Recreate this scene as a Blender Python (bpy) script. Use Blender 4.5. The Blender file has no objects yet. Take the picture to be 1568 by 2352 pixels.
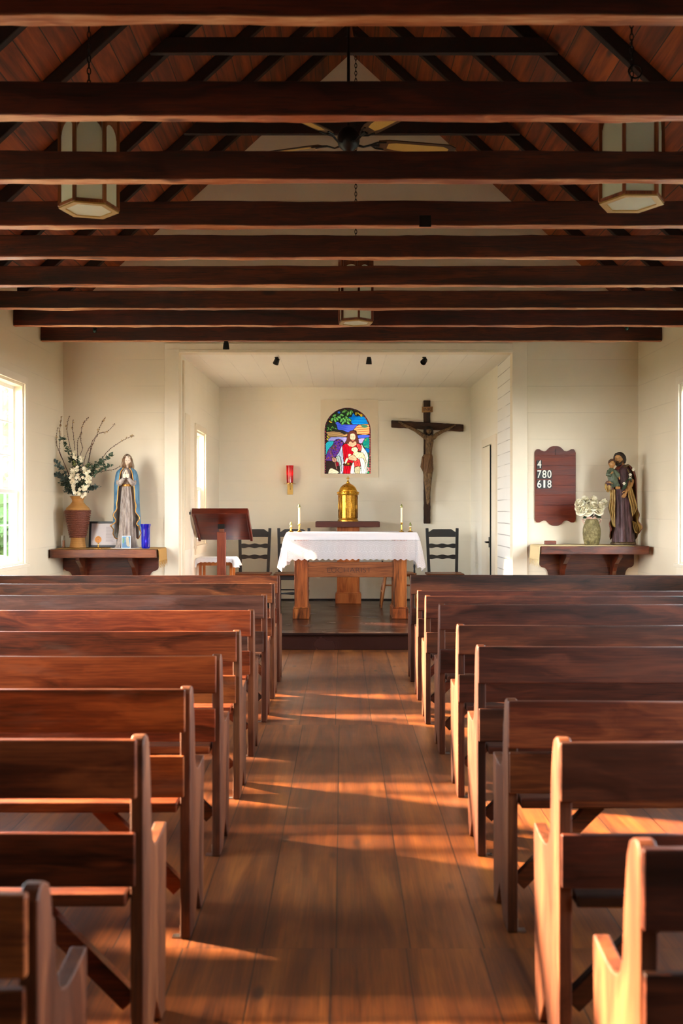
import bpy, bmesh, math, random
import numpy as np
from mathutils import Vector, Matrix, noise
random.seed(7)
PI = math.pi
S = bpy.context.scene
COL = S.collection
F = 2266.0; CX = 786.0; CY = 1170.0; EYE = 1.5
def P(px, py, d):                       # a measured photo point at a known distance -> world
    return Vector(((px - CX) * d / F, d, EYE - (py - CY) * d / F))
def wx(px, d): return (px - CX) * d / F
def wz(py, d): return EYE - (py - CY) * d / F
def lerp(a, b, t): return a + (b - a) * t
def interp(tab, x):                     # piecewise-linear table [(x, a, b, ...)]
    if x <= tab[0][0]: return tab[0][1:]
    for p, q in zip(tab, tab[1:]):
        if x <= q[0]:
            t = (x - p[0]) / (q[0] - p[0]); t = t * t * (3 - 2 * t) * .5 + t * .5
            return tuple(lerp(a, b, t) for a, b in zip(p[1:], q[1:]))
    return tab[-1][1:]

# ------------------------------------------------------------------ mesh builder
class MB:
    def __init__(s): s.bm = bmesh.new()
    def box(s, x0, x1, y0, y1, z0, z1, M=None):
        v = [s.bm.verts.new((x, y, z)) for x in (x0, x1) for y in (y0, y1) for z in (z0, z1)]
        for f in ((0,1,3,2),(4,6,7,5),(0,4,5,1),(2,3,7,6),(0,2,6,4),(1,5,7,3)): s.bm.faces.new([v[i] for i in f])
        if M is not None:
            for q in v: q.co = M @ q.co
        return s
    def bar(s, a, b, w, h, up=(0,0,1)):           # rectangular bar from a to b, w across, h along up
        a = Vector(a); b = Vector(b); d = (b - a).normalized(); up = Vector(up)
        side = d.cross(up).normalized(); up = side.cross(d).normalized()
        v = []
        for c in (a, b):
            for i, j in ((-1,-1),(1,-1),(1,1),(-1,1)): v.append(s.bm.verts.new(c + side * (i * w / 2) + up * (j * h / 2)))
        for f in ((3,2,1,0),(4,5,6,7),(0,1,5,4),(1,2,6,5),(2,3,7,6),(3,0,4,7)): s.bm.faces.new([v[i] for i in f])
        return s
    def prism(s, pts, axis, a0, a1):              # 2D outline extruded along axis; pts in the two other axes, in order
        def mk(p, a):
            return (a, p[0], p[1]) if axis == 'x' else ((p[0], a, p[1]) if axis == 'y' else (p[0], p[1], a))
        A = [s.bm.verts.new(mk(p, a0)) for p in pts]; B = [s.bm.verts.new(mk(p, a1)) for p in pts]
        n = len(pts)
        s.bm.faces.new(A); s.bm.faces.new(B[::-1])
        for i in range(n): s.bm.faces.new((A[i], B[i], B[(i+1) % n], A[(i+1) % n]))
        return s
    def loft(s, rings, cap=True, closed=True, loop=False):
        R = [[s.bm.verts.new(p) for p in r] for r in rings]
        n = len(R[0]); m = n if closed else n - 1
        pairs = list(zip(R, R[1:])) + ([(R[-1], R[0])] if loop else [])
        for a, b in pairs:
            for i in range(m):
                j = (i + 1) % n
                s.bm.faces.new((a[i], a[j], b[j], b[i]))
        if cap and closed and not loop:
            s.bm.faces.new(R[0][::-1]); s.bm.faces.new(R[-1])
        return s
    def tube(s, pts, rad, n=8, cap=True, flat=1.0, loop=False):
        pts = [Vector(p) for p in pts]; k = len(pts)
        if not hasattr(rad, '__len__'): rad = [rad] * k
        rings = []; up = None
        for i, p in enumerate(pts):
            if loop: d = pts[(i+1) % k] - pts[i-1]
            else: d = (pts[min(i+1, k-1)] - pts[max(i-1, 0)])
            d = d.normalized() if d.length > 1e-9 else Vector((0,0,1))
            if up is None:
                up = Vector((0,0,1)) if abs(d.z) < .9 else Vector((0,1,0))
            side = d.cross(up).normalized(); up = side.cross(d).normalized()
            rings.append([p + side * (rad[i] * math.cos(2*PI*j/n)) + up * (rad[i] * flat * math.sin(2*PI*j/n)) for j in range(n)])
        return s.loft(rings, cap, True, loop)
    def lathe(s, prof, c=(0,0,0), n=24, cap=True):          # prof [(r, z)]
        return s.loft([[Vector((c[0] + r*math.cos(2*PI*j/n), c[1] + r*math.sin(2*PI*j/n), c[2] + z)) for j in range(n)] for r, z in prof], cap)
    def ell(s, c, r, n=14, m=9, M=None):
        if not hasattr(r, '__len__'): r = (r, r, r)
        c = Vector(c); rings = []
        for i in range(1, m):
            t = PI * i / m
            ring = []
            for j in range(n):
                p = Vector((r[0]*math.sin(t)*math.cos(2*PI*j/n), r[1]*math.sin(t)*math.sin(2*PI*j/n), -r[2]*math.cos(t)))
                if M is not None: p = M @ p
                ring.append(c + p)
            rings.append(ring)
        return s.loft(rings)
    def quad(s, a, b, c, d):
        s.bm.faces.new([s.bm.verts.new(p) for p in (a, b, c, d)]); return s
    def poly(s, pts):
        s.bm.faces.new([s.bm.verts.new(p) for p in pts]); return s
    def jitter(s, amp, scale=6.0, seed=0, mask=None):
        for v in s.bm.verts:
            if mask and not mask(v.co): continue
            v.co += noise.noise_vector(v.co * scale + Vector((seed, seed * 1.7, 0))) * amp
        return s
    def build(s, name, mat, parent=None, bevel=0, smooth=False, remesh=0, seg=2, loc=None, rot=None, subs=0, solid=0, fixn=True):
        if fixn: bmesh.ops.recalc_face_normals(s.bm, faces=s.bm.faces)
        me = bpy.data.meshes.new(name); s.bm.to_mesh(me); s.bm.free()
        for m in (mat if isinstance(mat, (list, tuple)) else [mat]): me.materials.append(m)
        if smooth or remesh: me.polygons.foreach_set('use_smooth', [True] * len(me.polygons))
        o = bpy.data.objects.new(name, me); COL.objects.link(o)
        if parent: o.parent = parent
        if loc is not None: o.location = loc
        if rot is not None: o.rotation_euler = rot
        if remesh:
            r = o.modifiers.new('remesh', 'REMESH'); r.mode = 'VOXEL'; r.voxel_size = remesh; r.use_smooth_shade = True
            q = o.modifiers.new('smooth', 'SMOOTH'); q.factor = .5; q.iterations = 4
        if solid:
            q = o.modifiers.new('solid', 'SOLIDIFY'); q.thickness = solid; q.offset = 0
            if isinstance(mat, (list, tuple)) and len(mat) > 1: q.material_offset = 1
        if bevel:
            b = o.modifiers.new('bevel', 'BEVEL'); b.width = bevel; b.segments = seg; b.limit_method = 'ANGLE'; b.angle_limit = .6
        if subs:
            q = o.modifiers.new('sub', 'SUBSURF'); q.levels = subs; q.render_levels = subs
        return o

def empty(name, loc=(0,0,0), rz=0, s=1):
    o = bpy.data.objects.new(name, None); COL.objects.link(o); o.location = loc; o.rotation_euler = (0,0,rz); o.scale = (s,s,s)
    o.empty_display_size = .05
    return o
def tag(o, label, cat, group=None, kind=None):
    o['label'] = label; o['category'] = cat
    if group: o['group'] = group
    if kind: o['kind'] = kind
    return o
def struct(o, label=None):
    o['kind'] = 'structure'
    if label: o['label'] = label
    return o
def copy_tree(o, parent=None):
    c = o.copy(); COL.objects.link(c)
    if parent: c.parent = parent
    for ch in list(o.children): copy_tree(ch, c)
    return c

def text_part(name, s, size, depth, mat, parent, loc, width=None, bold=0, rot=(PI/2,0,0), space=1.0):
    cu = bpy.data.curves.new('t', 'FONT'); cu.body = s; cu.size = size; cu.extrude = depth; cu.align_x = 'CENTER'; cu.align_y = 'CENTER'
    cu.offset = bold; cu.space_character = space
    t = bpy.data.objects.new('t', cu); COL.objects.link(t)
    dg = bpy.context.evaluated_depsgraph_get(); dg.update()
    me = bpy.data.meshes.new_from_object(t.evaluated_get(dg)); bpy.data.objects.remove(t)
    me.name = name; me.materials.clear(); me.materials.append(mat)
    if width:
        xs = [v.co.x for v in me.vertices]; k = width / (max(xs) - min(xs)); c = (max(xs) + min(xs)) / 2
        for v in me.vertices: v.co.x = (v.co.x - c) * k
    o = bpy.data.objects.new(name, me); COL.objects.link(o)
    if parent: o.parent = parent
    o.location = loc; o.rotation_euler = rot
    return o

# ------------------------------------------------------------------ materials
def rgb(*c):
    return tuple(((x/255)/12.92 if x/255 <= .04045 else ((x/255+.055)/1.055)**2.4) for x in c) + (1,)
class NT:
    def __init__(s, name):
        s.m = bpy.data.materials.new(name); s.m.use_nodes = True; s.t = s.m.node_tree; s.n = s.t.nodes; s.n.clear()
        s.out = s.n.new('ShaderNodeOutputMaterial')
    def N(s, typ, ins=None, **kw):
        n = s.n.new('ShaderNode' + typ)
        for k, v in kw.items(): setattr(n, k, v)
        for k, v in (ins or {}).items(): s.set(n.inputs[k], v)
        return n
    def set(s, inp, v):
        if isinstance(v, bpy.types.NodeSocket): s.t.links.new(v, inp)
        elif isinstance(v, bpy.types.Node): s.t.links.new(v.outputs[0], inp)
        else: inp.default_value = v
    def math(s, op, a, b=0.0, c=None, clamp=False):
        n = s.N('Math', {0: a, 1: b}, operation=op, use_clamp=clamp)
        if c is not None: s.set(n.inputs[2], c)
        return n.outputs[0]
    def mix(s, f, a, b, mode='MIX'):
        n = s.N('Mix', data_type='RGBA', blend_type=mode)
        s.set(n.inputs[0], f); s.set(n.inputs[6], a); s.set(n.inputs[7], b)
        return n.outputs[2]
    def ramp(s, f, stops):
        n = s.N('ValToRGB', {0: f}); e = n.color_ramp.elements
        while len(e) < len(stops): e.new(.5)
        for i, (p, c) in enumerate(stops): e[i].position = p; e[i].color = c if len(c) == 4 else c + (1,)
        return n.outputs[0]
    def rng(s, v, a, b, c, d):
        n = s.N('MapRange', {0: v, 1: a, 2: b, 3: c, 4: d}); return n.outputs[0]
    def noise(s, vec, scale=5, detail=4, rough=.55, dist=0):
        return s.N('TexNoise', {'Vector': vec, 'Scale': scale, 'Detail': detail, 'Roughness': rough, 'Distortion': dist}).outputs[0]
    def obj(s, stretch=(1,1,1), rand=True):
        c = s.N('TexCoord').outputs['Object']
        m = s.N('Mapping', {'Vector': c, 'Scale': stretch})
        if rand:
            r = s.N('ObjectInfo').outputs['Random']
            v = s.N('CombineXYZ', {0: s.math('MULTIPLY', r, 17.3), 1: s.math('MULTIPLY', r, 31.1), 2: s.math('MULTIPLY', r, 9.7)})
            s.set(m.inputs['Location'], v.outputs[0])
        return m.outputs[0]
    def bsdf(s, col, rough=.5, metal=0, bump=None, bstr=.2, bdist=.01, **kw):
        b = s.N('BsdfPrincipled', {'Base Color': col, 'Roughness': rough, 'Metallic': metal})
        for k, v in kw.items(): s.set(b.inputs[k], v)
        if bump is not None:
            bn = s.N('Bump', {'Strength': bstr, 'Distance': bdist, 'Height': bump}); s.t.links.new(bn.outputs[0], b.inputs['Normal'])
        s.t.links.new(b.outputs[0], s.out.inputs[0]); return b

def plain(name, c, rough=.5, metal=0, var=.12, scale=30, bstr=.1, **kw):
    t = NT(name); v = t.obj(); n = t.noise(v, scale, 3)
    col = t.mix(n, tuple(x*(1-var) for x in c[:3]) + (1,), tuple(min(1, x*(1+var)) for x in c[:3]) + (1,))
    t.bsdf(col, rough, metal, n, bstr, .002, **kw); return t.m

def wood(name, dark, mid, light, axis=0, rough=.38, wear=0.0, wearcol=rgb(120,110,105), grain=1.0, knots=True, vary=.25, fine=1.0, coat=0.0, bstr=.12, crack=0.0):
    t = NT(name)
    st = [1.0]*3; long_ = .12
    st = [14.0 * grain] * 3; st[axis] = long_ * 9
    v = t.obj(tuple(st))
    warp = t.noise(t.obj(tuple(1.6 if i == axis else 6 for i in range(3))), 1.0, 2)
    vv = t.N('VectorMath', {0: v, 1: t.N('CombineXYZ', {i: t.math('MULTIPLY', warp, 3.2) for i in range(3)}).outputs[0]}, operation='ADD').outputs[0]
    g1 = t.noise(vv, .55, 5, .6, .6)
    st2 = [150.0*fine]*3; st2[axis] = 6.0
    g2 = t.noise(t.obj(tuple(st2)), 1.0, 3, .6)
    f = t.math('ADD', t.math('MULTIPLY', g1, .72), t.math('MULTIPLY', g2, .28))
    col = t.ramp(f, [(.37, dark), (.5, mid), (.63, light)])
    if wear:
        w = t.noise(t.obj(tuple(1.5 if i == axis else 7 for i in range(3))), 1.4, 5, .6, .5)
        col = t.mix(t.math('MULTIPLY', t.rng(w, .56, .72, 0, 1), wear), col, wearcol)
    if knots:
        k = t.N('TexVoronoi', {'Vector': t.obj(tuple(1.3 if i == axis else 3.2 for i in range(3))), 'Scale': 1.0})
        col = t.mix(t.rng(k.outputs['Distance'], .05, .10, .8, 0), col, tuple(x*.35 for x in dark[:3]) + (1,))
    if crack:
        st3 = [26.0]*3; st3[axis] = .7
        c = t.noise(t.obj(tuple(st3)), 1.0, 4, .5, .3)
        col = t.mix(t.math('MULTIPLY', t.rng(t.math('ABSOLUTE', t.math('SUBTRACT', c, .5)), 0, .012, 1, 0), crack), col, (.008,.004,.003,1))
    r = t.N('ObjectInfo').outputs['Random']
    hs = t.N('HueSaturation', {'Value': t.rng(r, 0, 1, 1-vary, 1+vary), 'Hue': t.rng(t.math('FRACT', t.math('MULTIPLY', r, 7.31)), 0, 1, .495, .507), 'Color': col})
    t.bsdf(hs.outputs[0], t.rng(g1, .3, .7, rough - .07, rough + .12), 0, f, bstr, .004, **{'Specular IOR Level': .35}, **({'Coat Weight': coat, 'Coat Roughness': .2} if coat else {}))
    return t.m

def metal(name, c, rough=.25, var=.1, scale=25, bump=.15):
    t = NT(name); n = t.noise(t.obj(), scale, 4)
    t.bsdf(t.mix(n, tuple(x*(1-var*2) for x in c[:3])+(1,), c), t.rng(n, .3, .7, rough*.8, rough*1.4), 1.0, n, bump, .002); return t.m

def thin_glass(name, tint=(1,1,1,1), refl=1.0):
    t = NT(name); fr = t.N('Fresnel', {'IOR': 1.45})
    tr = t.N('BsdfTransparent', {'Color': tint}); gl = t.N('BsdfGlossy', {'Color': (1,1,1,1), 'Roughness': .03})
    mx = t.N('MixShader', {0: t.math('MULTIPLY', fr.outputs[0], refl), 1: tr.outputs[0], 2: gl.outputs[0]})
    t.t.links.new(mx.outputs[0], t.out.inputs[0]); return t.m

def wall_paint(name, base, board=.27, off=0.0, line=.35, rough=.55, axis=2, crackw=.006):
    t = NT(name); geo = t.N('NewGeometry').outputs['Position']
    sp = t.N('SeparateXYZ', {0: geo}); z = sp.outputs[axis]
    wob = t.math('MULTIPLY', t.math('SUBTRACT', t.noise(geo, 1.2, 2), .5), .012)
    q = t.math('DIVIDE', t.math('ADD', t.math('ADD', z, wob), off), board)
    fr = t.math('FRACT', q); d = t.math('MULTIPLY', t.math('ABSOLUTE', t.math('SUBTRACT', fr, .5)), board)
    e = t.math('SUBTRACT', board/2, d)                       # distance to the joint
    lnw = t.noise(geo, .9, 3)
    l = t.math('MULTIPLY', t.rng(e, 0, crackw, 1, 0), t.rng(lnw, .42, .62, 0.1, 1))
    n = t.noise(geo, 3.0, 5); n2 = t.noise(geo, 60, 3)
    w = t.N('TexWhiteNoise', {'W': t.math('FLOOR', q)}, noise_dimensions='1D').outputs[0]
    col = t.mix(n, tuple(x*.93 for x in base[:3])+(1,), base)
    col = t.mix(t.math('MULTIPLY', w, .10), col, tuple(x*.75 for x in base[:3])+(1,))
    col = t.mix(t.math('MULTIPLY', l, line), col, (.12,.09,.06,1))
    hgt = t.math('SUBTRACT', t.math('ADD', t.math('MULTIPLY', n, .5), t.math('MULTIPLY', n2, .12)), t.math('MULTIPLY', l, .8))
    t.bsdf(col, rough, 0, hgt, .25, .004); return t.m

M = {}
M['wall'] = wall_paint('cream_paint', rgb(233,221,194), .29, .05, .16)
M['wall_alcove'] = wall_paint('cream_paint_alcove', rgb(243,237,219), .29, .12, .10)
M['siding'] = wall_paint('white_siding', rgb(240,238,230), .134, .0, .75, crackw=.008)
M['alcove_ceil'] = wall_paint('white_ceiling_boards', rgb(242,237,222), .30, .11, .35, axis=0)
M['gable'] = wall_paint('cream_paint_shaded', rgb(222,206,180), .29, .05, .2)  # same cream wall paint, darker: the gable's shade put into its colour
M['trim'] = plain('cream_trim', rgb(232,221,197), .5, var=.04, scale=8)
M['sash'] = plain('white_sash', rgb(240,240,235), .4, var=.03)
PD, PM_, PL = rgb(34,13,4), rgb(80,33,11), rgb(124,64,25)
for ax in (0,1,2):
    M['pew%d' % ax] = wood('pew_wood_%d' % ax, PD, PM_, PL, ax, .40, wear=.30, wearcol=rgb(84,54,40), vary=.12)
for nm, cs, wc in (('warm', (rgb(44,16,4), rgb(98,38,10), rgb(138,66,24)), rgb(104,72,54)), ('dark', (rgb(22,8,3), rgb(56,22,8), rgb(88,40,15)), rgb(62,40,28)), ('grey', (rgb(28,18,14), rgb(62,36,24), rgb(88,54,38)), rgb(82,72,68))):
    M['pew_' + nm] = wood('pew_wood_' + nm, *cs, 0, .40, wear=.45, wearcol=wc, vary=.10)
M['pew_end'] = wood('pew_end_wood', rgb(40,17,5), rgb(78,36,13), rgb(106,56,24), 2, .5, wear=.3, wearcol=rgb(88,62,46), vary=.1)
for ax in (0,1):
    M['beam%d' % ax] = wood('beam_wood_%d' % ax, rgb(26,9,3), rgb(60,21,8), rgb(88,36,14), ax, .6, wear=.25, wearcol=rgb(70,30,18), vary=.14, crack=.9, bstr=.5)
M['beam_edge'] = wood('beam_rough_bright_underside', rgb(120,62,36), rgb(180,112,74), rgb(224,176,136), 0, .45, wear=.3, wearcol=rgb(220,180,150), vary=.1, bstr=.5)  # far paler than the beam: its bright underside put into the colour
M['rafter'] = wood('rafter_wood', rgb(18,7,4), rgb(30,12,7), rgb(44,20,11), 1, .7, vary=.15)
M['shelf'] = wood('shelf_wood', rgb(46,16,7), rgb(88,36,17), rgb(118,58,29), 0, .35, wear=.1, coat=.1, vary=.05)
M['oak2'] = wood('oak_leg', rgb(46,17,4), rgb(124,60,18), rgb(160,88,34), 2, .4, grain=1.7, knots=False, vary=.04, coat=.1, bstr=.25)
M['oak0'] = wood('oak_rail', rgb(66,30,12), rgb(110,56,24), rgb(134,74,34), 0, .4, grain=1.2, knots=False, vary=.04, coat=.1)
M['pine2'] = wood('pine_column', rgb(140,72,30), rgb(182,104,50), rgb(200,122,62), 2, .38, knots=False, vary=.04, coat=.15)
M['cherry0'] = wood('cherry_desk', rgb(56,15,6), rgb(84,27,12), rgb(108,42,20), 0, .35, knots=False, vary=.04, coat=.15)
M['cherry2'] = wood('cherry_post', rgb(90,38,20), rgb(128,60,33), rgb(148,76,44), 2, .38, knots=False, vary=.04, coat=.1)
M['brownledge'] = wood('ledge_wood', rgb(54,20,15), rgb(72,32,24), rgb(84,42,30), 0, .45, knots=False, vary=.03)
M['board'] = wood('board_wood', rgb(72,25,9), rgb(102,39,15), rgb(120,51,22), 0, .45, wear=.1, vary=.03)
M['black'] = plain('black_paint', rgb(34,36,38), .42, var=.2)
M['iron'] = plain('black_iron', rgb(22,20,18), .45, .6)
M['brass'] = metal('brass', rgb(205,160,80), .25)
M['gold'] = metal('gilt', rgb(222,168,60), .28)
M['goldpaint'] = plain('gold_paint', rgb(196,138,62), .38, .5)
M['cream'] = plain('candle_wax', rgb(245,232,190), .45, var=.05, **{'Subsurface Weight': .2})
M['pearl'] = plain('follower_glass', rgb(150,150,95), .2, .5)
M['whitecard'] = plain('white_card', rgb(238,238,236), .5, var=.03)
M['steel'] = metal('steel', rgb(190,190,188), .3)
SKY, SUN, EXPO = 8.2, 29.0, 2.12
GLD = .15
# ------------------------------------------------------------------ room constants
XL, XR, YG, YB = -3.055, 3.236, 10.8, 14.3        # side walls, altar-end gable wall, back wall of the alcove
AL, AR = -1.787, 1.859                             # alcove walls
YR = -4.6                                          # rear wall behind the camera
RX, RZ, SL = .0905, 6.49, .92                      # ridge and roof slope
TOPZ = RZ - SL * (XR - RX)                         # wall plate height
PLZ = .186                                         # altar platform

def mat_floor():
    t = NT('pine_floor'); g = t.N('NewGeometry').outputs['Position']; sp = t.N('SeparateXYZ', {0: g}); x, y = sp.outputs[0], sp.outputs[1]
    sec = t.math('FLOOR', t.math('DIVIDE', t.math('ADD', y, .13), 3.5))
    so = t.math('MULTIPLY', t.math('SUBTRACT', t.N('TexWhiteNoise', {'W': sec}, noise_dimensions='1D').outputs[0], .5), .035)
    q = t.math('DIVIDE', t.math('ADD', t.math('ADD', x, .034), so), .254)
    idx = t.math('FLOOR', q)
    wn = t.N('TexWhiteNoise', {'Vector': t.N('CombineXYZ', {0: idx, 1: sec}).outputs[0]}, noise_dimensions='2D')
    fx = t.math('MULTIPLY', t.math('SUBTRACT', .5, t.math('ABSOLUTE', t.math('SUBTRACT', t.math('FRACT', q), .5))), .254)
    fy = t.math('MULTIPLY', t.math('SUBTRACT', .5, t.math('ABSOLUTE', t.math('SUBTRACT', t.math('FRACT', t.math('DIVIDE', t.math('ADD', y, .13), 3.5)), .5))), 3.5)
    gap = t.math('MAXIMUM', t.rng(fx, .001, .0035, 1, 0), t.rng(fy, .0005, .002, .55, 0))
    o = t.N('CombineXYZ', {0: t.math('MULTIPLY', idx, 3.7), 1: t.math('MULTIPLY', sec, 5.1), 2: t.math('MULTIPLY', wn.outputs[0], 9)}).outputs[0]
    def vec(sx, sy): return t.N('VectorMath', {0: t.N('VectorMath', {0: g, 1: (sx, sy, 1)}, operation='MULTIPLY').outputs[0], 1: o}, operation='ADD').outputs[0]
    g1 = t.noise(vec(9, .7), 1.0, 5, .6, 1.0); g2 = t.noise(vec(150, 3), 1.0, 3); big = t.noise(g, 1.1, 4)
    f = t.math('ADD', t.math('MULTIPLY', g1, .7), t.math('MULTIPLY', g2, .3))
    col = t.ramp(f, [(.34, rgb(62,28,8)), (.5, rgb(108,56,20)), (.66, rgb(142,82,32))])
    col = t.mix(t.rng(big, .45, .7, 0, .45), col, rgb(80,48,26))
    hs = t.N('HueSaturation', {'Value': t.rng(wn.outputs[0], 0, 1, .86, 1.12), 'Color': col}); col = hs.outputs[0]
    kn = t.N('TexVoronoi', {'Vector': vec(5, 1.7), 'Scale': 1.0}); col = t.mix(t.rng(kn.outputs['Distance'], .05, .11, .85, 0), col, rgb(50,26,14))
    sc = t.noise(vec(4, 4), 1.6, 6, .65); col = t.mix(t.rng(sc, .62, .7, 0, .35), col, rgb(70,48,36))
    nail = t.N('TexVoronoi', {'Vector': vec(11, 11), 'Scale': 1.0}); col = t.mix(t.rng(nail.outputs['Distance'], .03, .05, .6, 0), col, rgb(46,34,28))
    col = t.mix(t.math('MULTIPLY', gap, .93), col, rgb(22,10,6))
    rg = t.math('ADD', t.rng(big, .3, .7, .30, .5), t.math('MULTIPLY', g2, .1))
    t.bsdf(col, rg, 0, t.math('SUBTRACT', t.math('ADD', t.math('MULTIPLY', g1, .5), t.math('MULTIPLY', big, .4)), gap), .25, .004)
    return t.m
def mat_platform():
    t = NT('platform_paint'); g = t.N('NewGeometry').outputs['Position']; sp = t.N('SeparateXYZ', {0: g}); y = sp.outputs[1]
    v = t.N('VectorMath', {0: g, 1: (1.2, 16, 6)}, operation='MULTIPLY').outputs[0]
    n = t.noise(v, 1.4, 6, .7); m = t.noise(g, 2, 4)
    edge = t.rng(y, 10.5, 11.6, .0, .17)
    w = t.rng(t.math('SUBTRACT', n, edge), .50, .57, 0, 1)
    col = t.mix(m, rgb(34,16,13), rgb(52,26,20)); col = t.mix(t.math('MULTIPLY', t.math('MULTIPLY', w, t.math('GREATER_THAN', sp.outputs[2], PLZ-.006)), .6), col, rgb(170,118,92))
    fr = t.math('ABSOLUTE', t.math('SUBTRACT', t.math('FRACT', t.math('DIVIDE', y, .14)), .5)); gp = t.rng(fr, .485, .495, 0, 1)
    col = t.mix(t.math('MULTIPLY', gp, .7), col, rgb(16,10,8))
    t.bsdf(col, t.rng(m, .3, .7, .16, .30), 0, t.math('SUBTRACT', n, gp), .2, .003); return t.m
def mat_roof():
    t = NT('roof_boards'); g = t.N('NewGeometry').outputs['Position']; sp = t.N('SeparateXYZ', {0: g}); z, y = sp.outputs[2], sp.outputs[1]
    q = t.math('DIVIDE', z, .128); idx = t.math('FLOOR', q)
    gp = t.rng(t.math('ABSOLUTE', t.math('SUBTRACT', t.math('FRACT', q), .5)), .47, .49, 0, 1)
    wn = t.N('TexWhiteNoise', {'W': idx}, noise_dimensions='1D').outputs[0]
    v = t.N('VectorMath', {0: t.N('VectorMath', {0: g, 1: (12, .8, 12)}, operation='MULTIPLY').outputs[0], 1: t.N('CombineXYZ', {0: t.math('MULTIPLY', idx, 7.7), 1: t.math('MULTIPLY', wn, 20)}).outputs[0]}, operation='ADD').outputs[0]
    n = t.noise(v, 1.0, 5, .6, .8)
    col = t.ramp(n, [(.3, rgb(62,25,4)), (.5, rgb(116,48,8)), (.7, rgb(154,74,17))])
    col = t.N('HueSaturation', {'Value': t.rng(wn, 0, 1, .8, 1.15), 'Color': col}).outputs[0]
    kn = t.N('TexVoronoi', {'Vector': t.N('VectorMath', {0: v, 1: (.35, 1.6, .35)}, operation='MULTIPLY').outputs[0], 'Scale': 1.0}); col = t.mix(t.rng(kn.outputs['Distance'], .05, .12, .8, 0), col, rgb(40,18,10))
    col = t.mix(gp, col, (.006,.003,.002,1))
    t.bsdf(col, .6, 0, n, .15, .004); return t.m

def holed(mb, u0, u1, v0, v1, holes, put):       # rectangle minus holes as boxes; put(u0,u1,v0,v1)
    us = sorted({u0, u1, *[h[0] for h in holes], *[h[1] for h in holes]}); 
    for a, b in zip(us, us[1:]):
        cuts = sorted((h[2], h[3]) for h in holes if h[0] < (a+b)/2 < h[1]); z = v0
        for c, d in cuts:
            if c > z: put(a, b, z, c)
            z = d
        if z < v1: put(a, b, z, v1)
WT = .14
# floor, platform
MB().box(XL-WT, XR+WT, YR-WT, YG, -.1, 0).build('floor', mat_floor()); struct(bpy.data.objects['floor'])
pf = mat_platform()
pmb = MB().box(AL-.35, AR+.35, 10.53, YG-.02, 0, PLZ-.03).box(AL-.35, AR+.35, 10.50, YG-.02, PLZ-.03, PLZ).box(AL, AR, YG-.02, YB, 0, PLZ)
struct(pmb.build('floor_platform', pf, bevel=.006))
# side walls with windows
WIN = [(7.98, 9.45), (5.58, 7.05), (3.18, 4.65)]
WINR_FILL = WIN + [(.78, 2.25)]  # last right window is added, unseen, to light the left pew backs
WZ0, WZ1 = .98, 2.70
def side_wall(name, xw, sgn):
    mb = MB(); x0, x1 = (xw - WT, xw) if sgn < 0 else (xw, xw + WT)
    holed(mb, YR, YG+WT, 0, TOPZ, [(a, b, WZ0, WZ1) for a, b in (WIN if sgn < 0 else WINR_FILL)], lambda a, b, c, d: mb.box(x0, x1, a, b, c, d))
    return struct(mb.build(name, M['wall']))
side_wall('wall_left', XL, -1); side_wall('wall_right', XR, 1)
# gable wall at the altar end, opening to the alcove
OT = 3.216
mb = MB(); half = XR - RX
mb.box(XL, AL, YG, YG+WT, 0, TOPZ).box(AR, XR, YG, YG+WT, 0, TOPZ).box(AL, AR, YG, YG+WT, OT, TOPZ)
struct(mb.build('wall_altar', M['wall']))
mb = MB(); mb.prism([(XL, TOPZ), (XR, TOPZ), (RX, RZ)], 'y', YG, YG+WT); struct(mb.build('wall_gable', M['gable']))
# rear wall
mb = MB(); holed(mb, XL, XR, 0, TOPZ, [], lambda a, b, c, d: mb.box(a, b, YR-WT, YR, c, d))
mb.prism([(XL, TOPZ), (XR, TOPZ), (RX, RZ)], 'y', YR-WT, YR); struct(mb.build('wall_rear', M['wall']))
# roof underside
RM = mat_roof(); th = .12
for nm, sx in (('ceiling_left', -1), ('ceiling_right', 1)):
    e = RX + sx * (half + .55); ez = RZ - SL * (half + .55)
    mb = MB(); mb.prism([(RX, RZ), (e, ez), (e, ez + th), (RX, RZ + th)], 'y', YR-.3, YG+.4); struct(mb.build(nm, RM))
# alcove
mb = MB(); a0, a1 = AL - WT, AL
ALW = (12.0, 12.78, 1.06, 2.47)
holed(mb, YG+WT, YB+WT, 0, 3.5, [ALW], lambda a, b, c, d: mb.box(a0, a1, a, b, c, d)); struct(mb.build('wall_alcove_left', M['wall_alcove']))
DRW = (12.18, 12.92, PLZ, 2.31)
mb = MB(); holed(mb, 11.82, YB+WT, 0, 3.5, [DRW], lambda a, b, c, d: mb.box(AR, AR+WT, a, b, c, d)); struct(mb.build('wall_alcove_right', M['wall_alcove']))
struct(MB().box(AR, AR+WT, YG+WT, 11.82, 0, 3.5).build('wall_alcove_siding', M['siding']))
SGx0, SGx1, SGz0, SGz1 = wx(745.1, YB), wx(850.9, YB), wz(1088.4, YB), wz(936.3, YB)
sgc = (SGx0 + SGx1) / 2; sgr = (SGx1 - SGx0) / 2; sgs = SGz1 - sgr * 1.0
mb = MB()                                           # back wall with an arched hole
mb.box(AL, SGx0, YB, YB+WT, 0, 3.5).box(SGx1, AR, YB, YB+WT, 0, 3.5).box(SGx0, SGx1, YB, YB+WT, 0, SGz0)
N_ = 24; arc = [(sgc - sgr*math.cos(PI*i/N_), sgs + sgr*math.sin(PI*i/N_)) for i in range(N_+1)]
for p, q in zip(arc, arc[1:]): mb.prism([p, q, (q[0], 3.5), (p[0], 3.5)], 'y', YB, YB+WT)
struct(mb.build('wall_alcove_back', M['wall_alcove'], fixn=True))
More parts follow.
